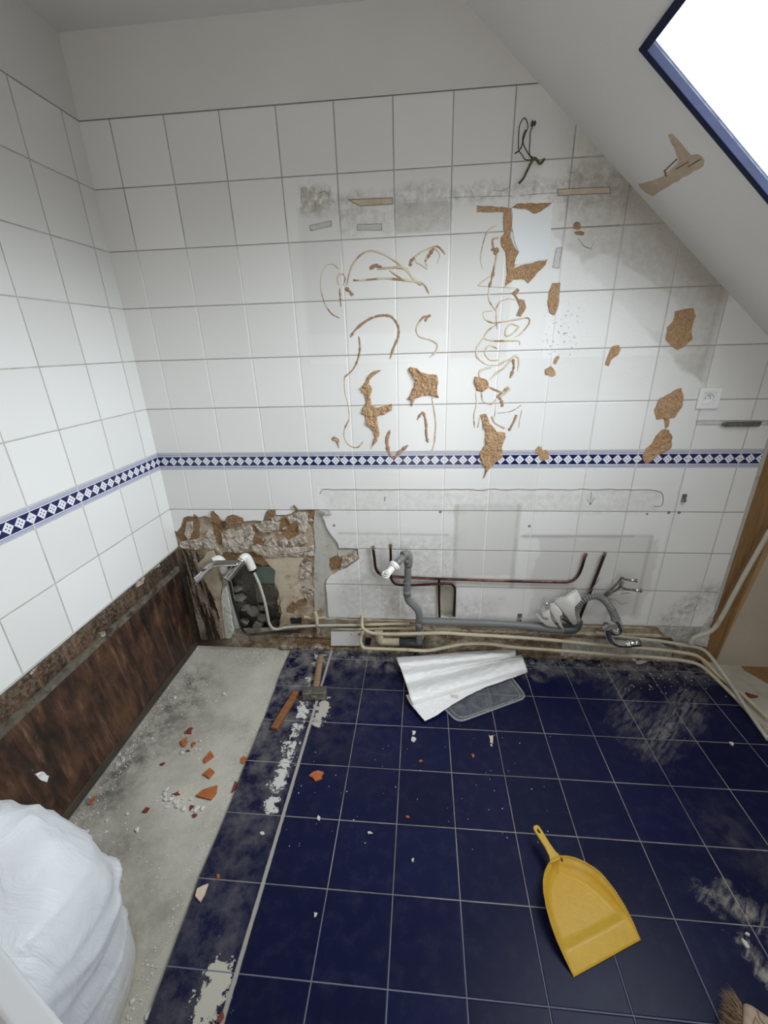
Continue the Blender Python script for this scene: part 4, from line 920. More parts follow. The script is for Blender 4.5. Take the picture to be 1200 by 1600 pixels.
tube('pipe', A([(944,868),(938,884),(930,905),(918,935),(908,960),(899,985)], [-.022,-.022,-.022,-.02,-.02,-.02]), .0068, 'dark_copper', t, 12, 4)
ring('end_fitting', at(945, 866, -.022), (0, 0, 1), [(.0065, -.008), (.0085, -.004), (.0085, .006), (.006, .006), (.006, -.002), (0, -.002)], 'solder', t, 16)
# grey waste with white trap connector
t = empty('waste_pipe', at(655, 1000, -.03)); tag(t, 'grey plastic waste pipe with a swan bend and a long run to the right', 'pipe')
tube('upright', A([(637,873),(637,900),(636,925),(638,938),(648,948),(654,957),(655,970),(655,990),(655,1004)], [-.05]*7+[-.045,-.030]), .0165, 'pvc', t, 20, 5)
tube('elbow', A([(629,868),(635,866),(639,871),(638,884)], [-.072,-.056,-.050,-.050]), .0190, 'pvc', t, 20, 5)
for (x0, y0, x1, y1) in ((637,872,637,880),(636,909,636,911),(636,922,636,930),(655,972,655,981)): tube('socket_ring', A([(x0,y0),(x1,y1)], -.050), .0188, 'pvc', t, 20, 1)
tube('arm', A([(632,868),(616,884)], [-.065,-.135]), .0165, 'pvc', t, 20, 1)
tube('branch_run', A([(655,970),(700,972),(760,974),(820,978),(862,983),(885,984)], [-.05]*6), .0185, 'pvc', t, 20, 4)
tube('end_elbow', A([(880,984),(893,984),(901,980),(904,970)], [-.05]*4), .0200, 'pvc_dark', t, 20, 4)
tube('lower_socket', A([(624,1003),(665,1004)], [-.005,-.005]), .0215, 'pvc_dark', t, 22, 1)
tube('cream_elbow', A([(592,985),(593,996),(596,1002),(607,1003),(626,1003)], [.0,.0,.0,-.002,-.004]), .0210, 'cream_pipe', t, 20, 4)
t = empty('trap_connector', at(606, 895, -.13)); tag(t, 'white plastic trap connector fixed to the grey waste pipe arm', 'trap')
p0, p1 = at(617, 883, -.130), at(603, 899, -.175); ax = (p1 - p0).normalized()
ring('nut', p0 + ax * .004, ax, [(.0185, -.008), (.024, -.008), (.026, -.004), (.026, .004), (.024, .006), (.0225, .007), (.0225, .011), (.017, .012)], 'white_plastic', t)
tube('body', [p0 + ax * .008, p0 + ax * .03, p1], .0155, 'white_plastic', t, 20, 2)
up = Vector((.05, -.45, .89)).normalized()
ring('inlet', p1 + up * .0, up, [(.0, -.026), (.013, -.026), (.015, -.010), (.015, .004), (.0195, .004), (.0195, .008), (.0165, .008), (.0165, .006), (.0145, .006), (.0145, .018), (.0115, .018), (.0115, -.004), (0, -.004)], 'white_plastic', t)
# cream pipes low on the wall
def floorish(pts, Y, zmin=.0125):
    out = []
    for i, (x, y) in enumerate(pts):
        yy = Y[i] if isinstance(Y, (list, tuple)) else Y
        p = at(x, y, yy)
        if p.z < zmin: p = fl(x, y, zmin)
        out.append(p)
    return out
tag(tube('heating_pipe', floorish([(566.7,961),(565.5,972),(567,981),(576,987.5),(593,990.5),(633,990.5),(690,989),(732,991.4),(803,995.6),(860,1000),(910,1005),(960,1009.5),(1005,1013),(1040,1016),(1068,1020),(1087,1024),(1102,1034),(1118,1050),(1138,1068),(1162,1087),(1200,1122)], [-.004,-.02,-.035,-.05,-.065,-.080,-.080,-.078,-.078,-.075,-.065,-.055,-.050,-.045,-.05,-.06,-.07,-.09,-.13,-.18,-.3]), .0085, 'cream_pipe', None, 12, 5), 'cream pipe looping out of the wall and running right, upper of the two loops', 'pipe')
tag(tube('heating_pipe', floorish([(566.7,986),(564.5,996),(564,1004),(568,1012),(580,1013.5),(633,1015),(667,1016.4),(695,1011.5),(724,1006),(761,1005.6),(803,1011),(860,1015.5),(920,1020),(1000,1025.5),(1040,1029),(1077,1034),(1096,1041),(1115,1057),(1137,1078),(1160,1101),(1200,1143)], [-.01,-.03,-.04,-.05,-.055,-.055,-.055,-.055,-.055,-.055,-.055,-.06,-.06,-.06,-.06,-.07,-.08,-.10,-.14,-.19,-.3], .009), .0085, 'cream_pipe', None, 12, 5), 'cream pipe closest to the blue floor with a square left bend, lower loop', 'pipe')
tag(tube('heating_pipe', floorish([(930,988),(960,993),(987,997),(1033,1002),(1068,1008),(1092,1012.5),(1106,1021),(1124,1044),(1145,1074),(1171,1114),(1200,1155)], [-.02,-.03,-.035,-.035,-.035,-.04,-.055,-.10,-.16,-.24,-.36], .030), .0080, 'white_pipe', None, 12, 5), 'whitish pipe lying uppermost where the pipes turn toward the camera at right', 'pipe')
tag(tube('riser_pipe', A([(1079.5,1006),(1080.3,1003),(1084,997),(1093,993),(1107,988),(1117,980.6),(1128,964),(1145,932),(1160,904),(1182,865),(1203,828)], [-.055]*11), .0095, 'white_pipe', None, 14, 5), 'thick white pipe rising diagonally past the wooden stud at right', 'pipe')
tag(tube('wall_pipe', A([(566,976.5),(600,975),(640,974)], .0), .0075, 'cream_pipe', None, 12, 2), 'short cream pipe in the wall channel behind the upper loop', 'pipe')
tag(tube('wall_pipe', A([(517,982.5),(560,983),(600,982),(645,981.5)], .004), .0065, 'cream_pipe', None, 12, 2), 'thin cream pipe low in the wall channel above the leftover tile', 'pipe')
tag(tube('wall_pipe', A([(492,955),(494,962),(496,978)], [.0,-.004,-.006]), .0095, 'cream_pipe', None, 14, 3), 'short cream pipe stub coming down out of the grey plaster', 'pipe')
tag(tube('pipe_tee', A([(497,980),(497,987),(494,993)], -.006), .0110, 'backing', None, 12, 3), 'crusty plaster covered pipe tee beneath the short stub', 'pipe')
tag(tube('wall_pipe', A([(661,978),(660,992),(662,1012)], .0), .0055, 'cream_pipe', None, 10, 2), 'small upright cream pipe just right of the grey waste upright', 'pipe')
tag(tube('wall_pipe', A([(678,966),(678,972),(678,984)], .0), .0055, 'cream_pipe', None, 10, 2), 'small upright cream pipe stub below the niche', 'pipe')
# bath tap hanging from its pipes
t = empty('bath_mixer_tap', at(352, 890, -.06)); tag(t, 'chrome bath mixer tap with two white elbows hanging at the broken wall', 'tap')
tube('cylinder_body', A([(354.5,905.5),(378.5,875)], [-.135,-.055]), .0215, 'dull_chrome', t, 24, 1, cap=False)
tube('inner_sleeve', A([(355,905),(370,886)], [-.133,-.08]), .0195, 'black', t, 24, 1)
tube('cylinder_rim', A([(354.2,906),(355.4,904.4)], [-.1365,-.1325]), .0222, 'chrome', t, 24, 1, cap=False)
tube('cylinder_rim', A([(376,878),(379,874.4)], [-.063,-.054]), .0228, 'chrome', t, 24, 1)
tube('white_elbow', A([(377,876),(382.5,870.5),(387,873),(391,881),(394.5,889)], [-.058,-.042,-.036,-.034,-.033]), .0205, 'white_plastic', t, 22, 5)
tube('collar', A([(394,888),(396.5,893)], [-.033,-.033]), .0165, 'black', t, 18, 1)
def spout():
    vs, fs = [], []
    tubeg(vs, fs, A([(305,907),(313,900),(321,892),(330,884),(338,881),(350,880.5),(372,879.5)], [-.16,-.15,-.14,-.13,-.12,-.11,-.09]), lambda s: .0195 - .003 * s, 18, 6, True, (Vector((.35, -.45, .8)).normalized(), .42))
    return mesh('spout', vs, fs, 'dull_chrome', t, True)
sp_ = spout()
tube('lever', A([(317,892),(314.5,884)], [-.14,-.165]), .0062, 'chrome', sp_, 12, 1)
ring('spout_outlet', at(306, 911, -.155), (-.2, -.1, -1), [(.010, -.01), (.010, .006), (.007, .006), (.007, 0), (0, 0)], 'chrome', sp_)
tube('white_elbow', A([(333,877),(341,873.5),(347,878),(349,888),(351,894)], [-.05,-.035,-.03,-.028,-.028]), .0195, 'white_plastic', t, 22, 5)
tag(tube('supply_pipe', A([(396,893),(404,910),(408.5,923),(413,938),(417.5,958),(421,975),(430,983),(450,980),(495,977.5),(530,977),(566,976.5)], [-.033,-.033,-.033,-.033,-.033,-.03,-.02,-.012,-.008,-.004,-.002]), .0072, 'white_pipe', None, 12, 5), 'white painted pipe hanging from the right white elbow of the bath tap', 'pipe')
tag(tube('supply_pipe', A([(357,905),(360,916),(365,940),(373,967),(379,984),(388,991),(401,991),(420,989),(440,987.5),(470,987)], [-.06,-.06,-.06,-.06,-.06,-.055,-.045,-.02,-.008,-.002]), .0068, 'black', None, 12, 5), 'black pipe curving down from the bath tap to the floor', 'pipe')
# basin mixer pieces, hoses and chrome trap at right
ct = crop(820, 880, 6)
t = empty('basin_mixer_tap', at(880, 960, -.07)); tag(t, 'white enamelled mixer tap lying on the grey pipe end at right', 'tap')
def shell(name, pts, Y, th, mat, parent, seed):
    P = [(at(x, y, Y).x, at(x, y, Y).z) for x, y in ct(pts)]
    cxx = sum(p[0] for p in P) / len(P); czz = sum(p[1] for p in P) / len(P)
    fm = lambda u, v, d: Vector((u, Y + d - .25 * (u - cxx) + .5 * ((u - cxx) ** 2 + (v - czz) ** 2) / .04 * .25, v))
    return bevel(plate(name, P, [], fm, -th / 2, th / 2, mat, parent, step=.008, amp=0, seed=seed, smooth=True), .003, 3)
shell('lever_cover', [(500,275),(518,305),(530,342),(490,375),(465,400),(462,430),(468,480),(485,530),(497,572),(480,602),(455,590),(410,525),(370,470),(335,430),(303,400),(330,375),(400,335)], -.085, .014, 'ceramic', t, 1)
shell('body_cover', [(292,396),(320,420),(345,452),(350,470),(325,490),(330,530),(350,580),(366,617),(350,620),(325,590),(300,545),(270,490),(242,442),(250,415)], -.075, .014, 'ceramic', t, 2)
shell('spout', [(175,402),(205,430),(232,438),(238,500),(262,550),(300,585),(310,600),(250,592),(200,582),(150,545),(115,505),(128,492),(165,528),(200,540),(218,530),(216,508),(170,500),(162,440)], -.065, .014, 'ceramic', t, 3)
ring('knob', at(852, 943, -.06), (-.3, -.5, .8), [(0, -.008), (.010, -.008), (.012, 0), (.009, .008), (0, .010)], 'chrome', t)
ring('shank', at(855, 950, -.065), (-.2, -.6, .6), [(.006, -.01), (.009, -.01), (.009, .012), (0, .012)], 'dull_chrome', t)
tube('core', A(ct([(330,500),(380,520),(430,560)]), -.055), .013, 'dull_chrome', t, 16, 3)
tag(tube('thin_rod', A(ct([(210,375),(260,340),(330,322),(420,318)]), [-.05,-.04,-.035,-.03]), .0022, 'dull_chrome', None, 8, 4), 'thin bent grey rod arching behind the white mixer tap', 'rod')
for nm, pts, lab in (('braided_hose', [(700,330),(760,285),(830,225),(885,170),(912,135),(935,150),(985,158)], 'braided metal hose, upper of the pair ending beside the corrugated hose'), ('braided_hose', [(710,340),(800,285),(880,235),(900,195),(925,175),(905,215),(940,240),(1030,252)], 'braided metal hose, lower of the pair ending beside the corrugated hose')):
    h = empty(nm, at(*ct([pts[0]])[0], -.03)); tag(h, lab, 'hose')
    tube('hose', A(ct(pts), [-.03, -.035, -.045, -.05, -.055, -.055, -.055, -.055][:len(pts)]), .0052, 'steel', h, 12, 5)
    e = ct([pts[-1], (pts[-1][0] + 60, pts[-1][1] + 5)]); tube('end_nut', A(e, -.055), .0075, 'chrome', h, 6, 1)
    q = ct([(pts[-1][0] + 55, pts[-1][1] + 5), (pts[-1][0] + 64, pts[-1][1] + 6)]); tube('end_rim', A(q, -.055), .0092, 'dull_chrome', h, 14, 1)
tag(tube('metal_rod', A(ct([(760,330),(850,290),(980,280)]), -.04), .0018, 'dull_chrome', None, 8, 3), 'thin metal rod lying under the two braided hoses', 'rod')
tag(tube('metal_rod', A(ct([(790,335),(860,350),(905,385),(965,370)]), -.012), .0012, 'steel', None, 8, 4), 'thin curled wire on the tiles under the braided hoses', 'wire')
tag(tube('metal_rod', A(ct([(590,290),(640,225),(705,135)]), -.035), .0018, 'dull_chrome', None, 8, 3), 'straight thin rod leaning on the slanting dark copper pipe', 'rod')
hose = A(ct([(490,535),(478,480),(485,420),(520,370),(580,328),(650,312),(715,322),(765,365),(805,425),(825,465)]), [-.045,-.05,-.055,-.06,-.065,-.07,-.075,-.08,-.085,-.088])
t = empty('corrugated_hose', hose[0]); tag(t, 'grey corrugated waste hose arching over to the chrome trap', 'hose')
tube('hose', hose, lambda s: .0142 + .0030 * sin(s * 2 * pi * 27), 'corrugated', t, 18, 24)
tube('cuff', A(ct([(815,440),(835,480),(852,528)]), [-.086,-.09,-.094]), lambda s: .0185 if s < .85 else .0215, 'corrugated', t, 20, 6)
t = empty('chrome_trap', at(970, 1000, -.08)); tag(t, 'chrome basin trap bend hanging open from the corrugated hose', 'trap')
tube('upper_bend', A(ct([(850,530),(878,560),(890,605),(872,645),(835,650),(800,628),(775,600)]), [-.094,-.096,-.098,-.10,-.105,-.11,-.115]), .0150, 'chrome', t, 22, 6)
tube('flange', A(ct([(782,606),(764,592)]), [-.113,-.118]), .0200, 'chrome', t, 22, 1)
lb_ = tube('lower_bend', A(ct([(775,620),(785,670),(812,720),(858,752),(920,762),(985,757),(1030,750)]), [-.10,-.10,-.10,-.10,-.10,-.10,-.10]), .0155, 'chrome', t, 22, 6)
tube('slip_nut', A(ct([(952,760),(988,757)]), -.10), .0195, 'chrome', lb_, 10, 1)
tube('open_end', A(ct([(1010,752),(1078,745)]), -.10), .0178, 'dull_chrome', lb_, 22, 1)
tube('dark_mouth', A(ct([(1076,745.2),(1081,744.8)]), -.10), .0150, 'red_plug', t, 22, 1)
# ================================================================== THINGS ON THE FLOOR
def local(name, loc, rotz, label, cat):
    t = empty(name, loc, (0, 0, rotz)); t['_local'] = True; tag(t, label, cat); return t
# dustpan: local +y from lip to handle
lipA, lipB = fl(898, 1527), fl(1000, 1470); hend = fl(836, 1290, .055)
lc = (lipA + lipB) / 2; dr = (hend - lc); dr.z = 0; ang = math.atan2(dr.y, dr.x) - pi / 2
t = local('dustpan', (lc.x, lc.y, 0), ang, 'mustard yellow plastic dustpan lying open on the blue floor tiles', 'dustpan')
WL = (lipB - lipA).length / 2
def prof(t_):   # half width along 0..1 (lip..back)
    k = [(0, 1.0), (.15, 1.045), (.3, 1.055), (.45, 1.02), (.6, .94), (.72, .83), (.82, .69), (.9, .52), (.96, .33), (1, .12)]
    for (a, va), (b, vb) in zip(k, k[1:]):
        if t_ <= b: return WL * (va + (vb - va) * (t_ - a) / (b - a))
    return 0
LN = .215; NN = 44; CR_ = 12
rows = []
for i in range(NN + 1):
    s = i / NN; s = 1 - (1 - s) ** 1.25; w_ = prof(s); h = .056 * min(1, s / .65) ** .8
    flz = .0022 + .006 * max(0, 1 - abs(s - .22) / .22) * 0 + (.013 * min(1, s / .22) if s < .22 else .013 - .009 * min(1, (s - .22) / .10))
    in_w = max(.002, w_ - .010 * min(1, s * 3) - .016 * s)
    row = []
    for j in range(CR_ + 1):
        u = -1 + 2 * j / CR_; row.append(Vector((u * in_w, s * (LN - .014), flz)))
    rim = Vector((w_, s * LN, max(flz, h))); mid = Vector(((w_ + in_w) / 2 + .003, s * (LN - .004), flz + (rim.z - flz) * .45))
    row = [Vector((-rim.x, rim.y, rim.z)), Vector((-mid.x, mid.y, mid.z))] + row + [mid, rim]; rows.append(row)
vs = [v for r in rows for v in r]; n = len(rows[0]); fs = []
for i in range(NN):
    for j in range(n - 1): a = i * n + j; fs.append((a, a + 1, a + n + 1, a + n))
fs.append(tuple(NN * n + j for j in range(n)))
pan = mesh('pan', vs, fs, 'yellow', t, True); so = pan.modifiers.new('thickness', 'SOLIDIFY'); so.thickness = .0022; so.offset = 0
# back wall closing to the handle
bvs, bfs = [], []
last = rows[-1]
# rim bead and teeth
vs, fs = [], []
left = [r[0] for r in rows]; right = [r[-1] for r in rows]; rim = left + right[::-1]
tubeg(vs, fs, rim, .0019, 8, 1); mesh('rim', vs, fs, 'yellow', t, True)
vs, fs = [], []
for i in range(len(rim) - 1):
    a, b = rim[i], rim[i + 1]
    if min(a.y, b.y) < .04: continue
    m_ = max(1, int((b - a).length / .0032))
    for j in range(m_):
        p = a.lerp(b, (j + .5) / m_); d = (b - a).normalized(); boxv(vs, fs, p + Vector((0, 0, .0022)), (.0016, .0020, .0028), Matrix.Rotation(math.atan2(d.y, d.x), 3, 'Z'))
mesh('rim_teeth', vs, fs, 'yellow', pan)
box('crack', (.016, LN - .004, .0520), (.0012, .018, .010), 'black', t)
# handle
def handle():
    hl = dr.length; y0 = LN - .012; out = []
    k = [(y0 + .006, .026), (y0 + .014, .0185), (y0 + .026, .0130), (y0 + .05, .0105), (hl - .02, .0115), (hl - .006, .0110), (hl, .006)]
    out = [(w_, y) for y, w_ in k] + [(-w_, y) for y, w_ in reversed(k)]
    slot = [(.0035 * cos(a) , hl - .018 + .0075 * sin(a)) for a in [i * pi / 8 for i in range(16)]]
    fm = lambda u, v, d: Vector((u, v, .055 + .002 * (v - y0) / .1 - d))
    bevel(plate('handle', out, [slot], fm, -.0, .007, 'yellow', t), .0015)
handle()
# hammer
hc = fl(492, 1084, .022); ht = fl(501, 1026, .020)
dv = ht - hc; dv.z = 0; ang = math.atan2(dv.y, dv.x) - pi / 2
t = local('hammer', (hc.x, hc.y, .0), ang, 'club hammer with steel head and worn wooden handle on the blue floor edge', 'hammer')
hd = box('head', (0, 0, .024), (.112, .044, .046), 'steel', t, .005)
box('eye_wedge', (0, -.0215, .024), (.026, .004, .016), 'wood_grey', hd, .001)
vs, fs = [], []; tubeg(vs, fs, [(0, -.01, .024), (0, .05, .023), (0, .12, .021), (0, .19, .020), (0, dv.length - .004, .020), (0, dv.length, .020)], lambda s: .0165 if s < .97 else .013, 16, 5, True, (Vector((0, 0, 1)), .8)); mesh('handle', vs, fs, 'wood_grey', t, True)
# wooden stick
a, b = fl(463, 1081, .012), fl(428, 1139, .012); d = b - a
t_ = box('wooden_stick', (0, 0, 0), (.030, d.length, .020), 'wood_red', None, .003); t_.location = (a + b) / 2; t_.location.z = .0101; t_.rotation_euler[2] = math.atan2(d.y, d.x) - pi / 2
tag(t_, 'short reddish brown wooden stick lying diagonally left of the hammer head', 'stick')
# white folded plastic film
t = empty('plastic_film', fl(720, 1060)); tag(t, 'crumpled white plastic film folded in ridges on the blue floor by the wall', 'plastic film')
def ruled(name, L, R, hz, mat, parent, nu=60, sub=6, amp=.0012, seed=0):
    Lp = smoothpath([fl(x, y, z) for (x, y), z in zip(L, hz)], sub); Rp = smoothpath([fl(x, y, z) for (x, y), z in zip(R, hz)], sub)
    m_ = len(Lp); vs, fs = [], []
    for i in range(m_):
        for j in range(nu + 1):
            s = j / nu; p = Lp[i].lerp(Rp[i], s)
            k = mnoise.fractal(Vector((p.x * 34 + seed, p.y * 70, 0)), .7, 2, 5) * amp * (1 if 0 < i < m_ - 1 else .2)
            p = p + Vector((0, 0, k + amp * 2.2 * abs(mnoise.noise(Vector((s * 9 + seed, i * .25, 3)))))); p.z = max(p.z, .003); vs.append(p)
    for i in range(m_ - 1):
        for j in range(nu): a = i * (nu + 1) + j; fs.append((a, a + 1, a + nu + 2, a + nu + 1))
    o = mesh(name, vs, fs, mat, parent, True); s_ = o.modifiers.new('t', 'SOLIDIFY'); s_.thickness = .0012; s_.offset = 0; return o
ruled('upper_fold', [(619,1027),(622,1036),(626,1045),(630,1056),(634,1068),(638,1080),(642,1094),(646,1102),(648,1098)], [(804,1012),(806,1018),(806,1024),(810,1025),(815,1024),(818,1031),(822,1042),(824,1050),(820,1053)],
      [.022,.046,.034,.040,.022,.050,.044,.020,.012], 'sheet', t, 70, 6, .003, 1)
ruled('lower_fold', [(634,1086),(640,1098),(648,1108),(656,1118),(664,1127)], [(815,1054),(790,1063),(750,1078),(712,1098),(682,1118)], [.014,.020,.018,.016,.013], 'sheet', t, 50, 6, .002, 5)
# clear lid
t = empty('clear_lid', fl(760, 1095)); tag(t, 'scuffed clear plastic lid lying half under the white film', 'lid')
cor = [fl(x, y, .006) for x, y in ((672, 1086), (716, 1129), (823, 1090), (790, 1046))]
def rounded(c, r, n=6):
    out = []
    for i in range(4):
        p, a, b = c[i], c[i - 1], c[(i + 1) % 4]; da = (a - p).normalized(); db = (b - p).normalized()
        for j in range(n + 1):
            s = j / n; out.append(p + da * r * (1 - s) ** 2 + db * r * s ** 2)
    return out
ro = rounded(cor, .035); ro2 = [(p.x, p.y) for p in ro]
plate('panel', ro2, [], flm, -.004, -.0055, 'clear', t)
vs, fs = [], []; tubeg(vs, fs, [Vector((p.x, p.y, .007)) for p in ro + ro[:1]], .0042, 8, 1); mesh('rim', vs, fs, 'clear_rim', t, True)
cen = sum(ro, Vector()) / len(ro); vs, fs = [], []
tubeg(vs, fs, [Vector((cen.x + (p.x - cen.x) * .90, cen.y + (p.y - cen.y) * .88, .0072)) for p in ro + ro[:1]], .0020, 8, 1); mesh('inner_rim', vs, fs, 'clear_rim', t, True)
# rubble sack
def sack():
    vs, fs = [], []; nu, nv = 120, 70; c = Vector((.190, -1.395, 0)); H = .58
    for i in range(nv + 1):
        s = i / nv
        for j in range(nu):
            a = 2 * pi * j / nu; ca, sa = cos(a), sin(a)
            if s < .85: w_ = 1.0 - .16 * (1 - min(1, s / .3)) ** 2 - .05 * max(0, s - .5)
            w0 = (1.10 + .06 * sin(min(1, s / .55) * pi / 2)) if s < .55 else 1.16 * cos((s - .55) / .45 * pi / 2) ** .55
            rx, ry = .262 * w0, .222 * w0
            ex = 2.6; r = (abs(ca) ** ex + abs(sa) ** ex) ** (-1 / ex)
            z = H * (s if s < .55 else .55 + .45 * sin((s - .55) / .45 * pi / 2) * (1 - .12 * (ca > 0) * ca))
            z *= 1 + .10 * (-ca) * s
            p = Vector((c.x + rx * r * ca, c.y + ry * r * sa, z))
            # long diagonal folds running down from the shoulder
            q = 11.5 * (p.z * .85 - p.x * .55 + p.y * .22); wv = mnoise.noise(Vector((ca * 2, sa * 2, z * 1.5)))
            f = (1 - abs(sin(q + 1.1 * wv))) ** 3 * (.4 + .6 * abs(mnoise.noise(Vector((ca * 3, sa * 3, z * 5)))) * 2)
            f2 = (1 - abs(sin(q * 2.7 + z * 3 + 1.5 * wv))) ** 7
            k = mnoise.fractal(p * 4.0, .9, 2, 3)
            off = (.022 * f + .007 * f2 + .014 * k) * min(1, s * 6 + .1) * (1 if s < .97 else .3)
            n_ = Vector((ca, sa, .6 * max(0, s - .5))).normalized(); p = p + n_ * off
            if p.x < .012: p.x = .012
            if p.z < .004 and s < .2: p.z = .004
            vs.append(p - Vector((0, 0, .011 * (1 - s))))
    for i in range(nv):
        for j in range(nu): a = i * nu + j; b = i * nu + (j + 1) % nu; fs.append((a, b, b + nu, a + nu))
    fs.append(tuple(reversed(range(nu)))); fs.append(tuple(nv * nu + j for j in range(nu)))
    o = mesh('rubble_sack', vs, fs, 'bag', None, True); return o
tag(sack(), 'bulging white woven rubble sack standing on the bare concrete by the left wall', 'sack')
# white box edge in the corner
zt = .70
p0, p1 = fl(-12, 1462, zt), fl(104, 1605, zt); e = (p1 - p0).normalized(); nn = Vector((-e.y, e.x, 0));
if nn.y > 0: nn = -nn
q = [p0, p0 + e * .42, p0 + e * .42 + nn * .26, p0 + nn * .26]
t = empty('storage_box', (sum((v.x for v in q)) / 4, sum((v.y for v in q)) / 4, 0)); tag(t, 'smooth white box with a raised rim in the bottom left corner beside the sack', 'box')
def quad(name, qs, z0, z1, mat, bv):
    vs = [Vector((v.x, v.y, z)) for z in (z0, z1) for v in qs]; fs = [(3, 2, 1, 0), (4, 5, 6, 7), (0, 1, 5, 4), (1, 2, 6, 5), (2, 3, 7, 6), (3, 0, 4, 7)]
    o = mesh(name, vs, fs, mat, t); bm = bmesh.new(); bm.from_mesh(o.data); bmesh.ops.recalc_face_normals(bm, faces=bm.faces); bm.to_mesh(o.data); bm.free(); return bevel(o, bv, 4)
quad('body', [v for v in (p0 + e * .01 + nn * .01, p0 + e * .41 + nn * .01, p0 + e * .41 + nn * .25, p0 + e * .01 + nn * .25)], -.0, zt - .03, 'box', .01)
o = plate('rim', [(v.x, v.y) for v in q], [[(v.x, v.y) for v in (p0 + e * .035 + nn * .035, p0 + e * .385 + nn * .035, p0 + e * .385 + nn * .225, p0 + e * .035 + nn * .225)]], flm, -zt, -(zt - .045), 'box', t); bevel(o, .006, 3)
# brush bottom right
b0, b1 = fl(1157, 1554, .055), fl(1203, 1586, .055); be = b1 - b0; be.z = 0; ba = math.atan2(be.y, be.x)
t = local('scrubbing_brush', (b0.x, b0.y, 0), ba, 'pale wooden block brush with shaggy brown bristles in the bottom right corner', 'brush')
bk = box('block', (.058, -.050, .0305), (.106, .098, .056), 'wood_pale', t, .016)
vs, fs = [], []
for pts in ([(.030, -.008), (.034, -.024), (.048, -.030), (.060, -.022), (.068, -.032)], [(.022, -.075), (.026, -.028), (.052, -.066)]): tubeg(vs, fs, [Vector((x, y, .0588)) for x, y in pts], .0014, 6, 3)
mesh('carved_line', vs, fs, 'crack', bk)
vs, fs = [], []; rb = random.Random(3)
for i in range(420):
    y = rb.uniform(-.095, -.008); z = rb.uniform(.006, .050); l = rb.uniform(.018, .040)
    a = Vector((.004, y, z)); b = a + Vector((-l, rb.uniform(-.02, .02), rb.uniform(-.010, .016))); b.z = max(.003, b.z)
    tubeg(vs, fs, [a, (a + b) / 2 + Vector((0, 0, .004)), b], lambda s: .0013 * (1.05 - s), 4, 1)
mesh('bristles', vs, fs, 'wood_grey', t)['kind'] = 'stuff'

# ---- fragments
def shard(name, x, y, pxw, pxh, mat, label, seed, z=0, th=.006, rot=0, cat='fragment'):
    base = 0 if z is None else z
    p = fl(x, y, base); k = .2 / 70 * (1 if y > 1100 else 1.05)
    # local scale of one pixel on the floor at that place
    sx_ = (fl(x + 1, y, base) - p).length; sy_ = (fl(x, y + 1, base) - p).length
    rr = random.Random(seed); n = rr.choice((6, 7, 8, 9)); pts = []
    for i in range(n):
        a = 2 * pi * i / n + rr.uniform(-.3, .3) + rot; r = rr.choice((.45, .7, .95, 1.15))
        pts.append((pxw / 2 * sx_ * r * cos(a), pxh / 2 * sy_ * r * sin(a)))
    fm = lambda u, v, d: Vector((u, v, -d))
    o = plate(name, pts, [], fm, -th, -.0002, mat, None)
    o.location = (p.x, p.y, base + .0); o.rotation_euler = (rr.uniform(-.06, .06), rr.uniform(-.06, .06), 0)
    bevel(o, .0008, 1); tag(o, label, cat); return o
CZ = -.012
for i, (x, y, w_, h, m_, lab, z) in enumerate([
 (325,1239,40,26,'terracotta','largest orange terracotta fragment on the bare concrete',CZ), (327,1209,17,15,'terracotta','orange fragment just above the largest one on the concrete',CZ), (326,1184,18,16,'terracotta','orange fragment, uppermost of the three stacked toward the largest',CZ),
 (287,1161,17,13,'terracotta','orange fragment left of its small neighbour on upper concrete',CZ), (302,1163,12,13,'terracotta','small orange fragment right beside a larger one on upper concrete',CZ), (296,1143,13,11,'red_clay','dark red hooked fragment farthest up the bare concrete',CZ),
 (382,1188,12,11,'terracotta','orange fragment on the concrete right by the edge of the blue tiles',CZ), (366,1231,9,18,'red_clay','narrow dark red fragment beside the blue tile edge',CZ), (144,1253,10,12,'terracotta','lone orange fragment at the foot of the rotten wall board',CZ),
 (276,1241,12,6,'red_clay','thin dark red fragment left of the largest orange one',CZ), (299,1262,10,9,'red_clay','small dark red fragment among white chips',CZ), (304,1275,8,6,'red_clay','tiny dark red fragment in front of the white chip cluster',CZ), (228,1267,9,10,'red_clay','small dark fragment in the middle of the concrete left of the chips',CZ), (254,1194,8,6,'red_clay','tiny dark red fragment left of the upper orange ones',CZ), (294,1174,7,5,'red_clay','tiny dark red crumb just below the upper orange pair',CZ),
 (497,1214,25,17,'terracotta','curved orange terracotta fragment alone on a blue tile',0), (768,1156,10,14,'beige_shard','small pinkish shard on the blue floor right of the clear lid',0), (739,1181,7,9,'terracotta','small orange chip on blue tiles in front of the clear lid',0), (637,1277,8,7,'terracotta','tiny orange triangle on the blue tiles in mid floor',0), (657,1190,6,5,'terracotta','tiny pinkish crumb below the white chips on the blue floor',0),
 (341,1370,7,8,'terracotta','small orange crumb at the left end of a blue tile joint',0), (346,1588,9,20,'red_clay','dark red fragment on the white splash at the bottom edge',0),
 (1131,1067,20,8,'red_clay','brown red flake beside the pipes at the right edge',CZ), (1172,1088,20,8,'red_clay','curved dark red flake on the pale floor behind the right pipes',CZ)]):
    shard('terracotta_fragment' if m_ != 'beige_shard' else 'tile_shard', x, y, w_, h, m_, lab, 100 + i, z, .009 if w_ > 15 else .005)
o = plate('tile_shard', [(p.x, p.y) for p in [fl(x, y, .004) for x, y in ((326,1381),(320,1398),(313,1410),(305,1401),(308,1389),(318,1384))]], [], flm, -.008, -.001, 'beige_shard'); bevel(o, .001, 1)
tag(o, 'pale beige pointed tile shard at the edge between concrete and blue tiles', 'shard')
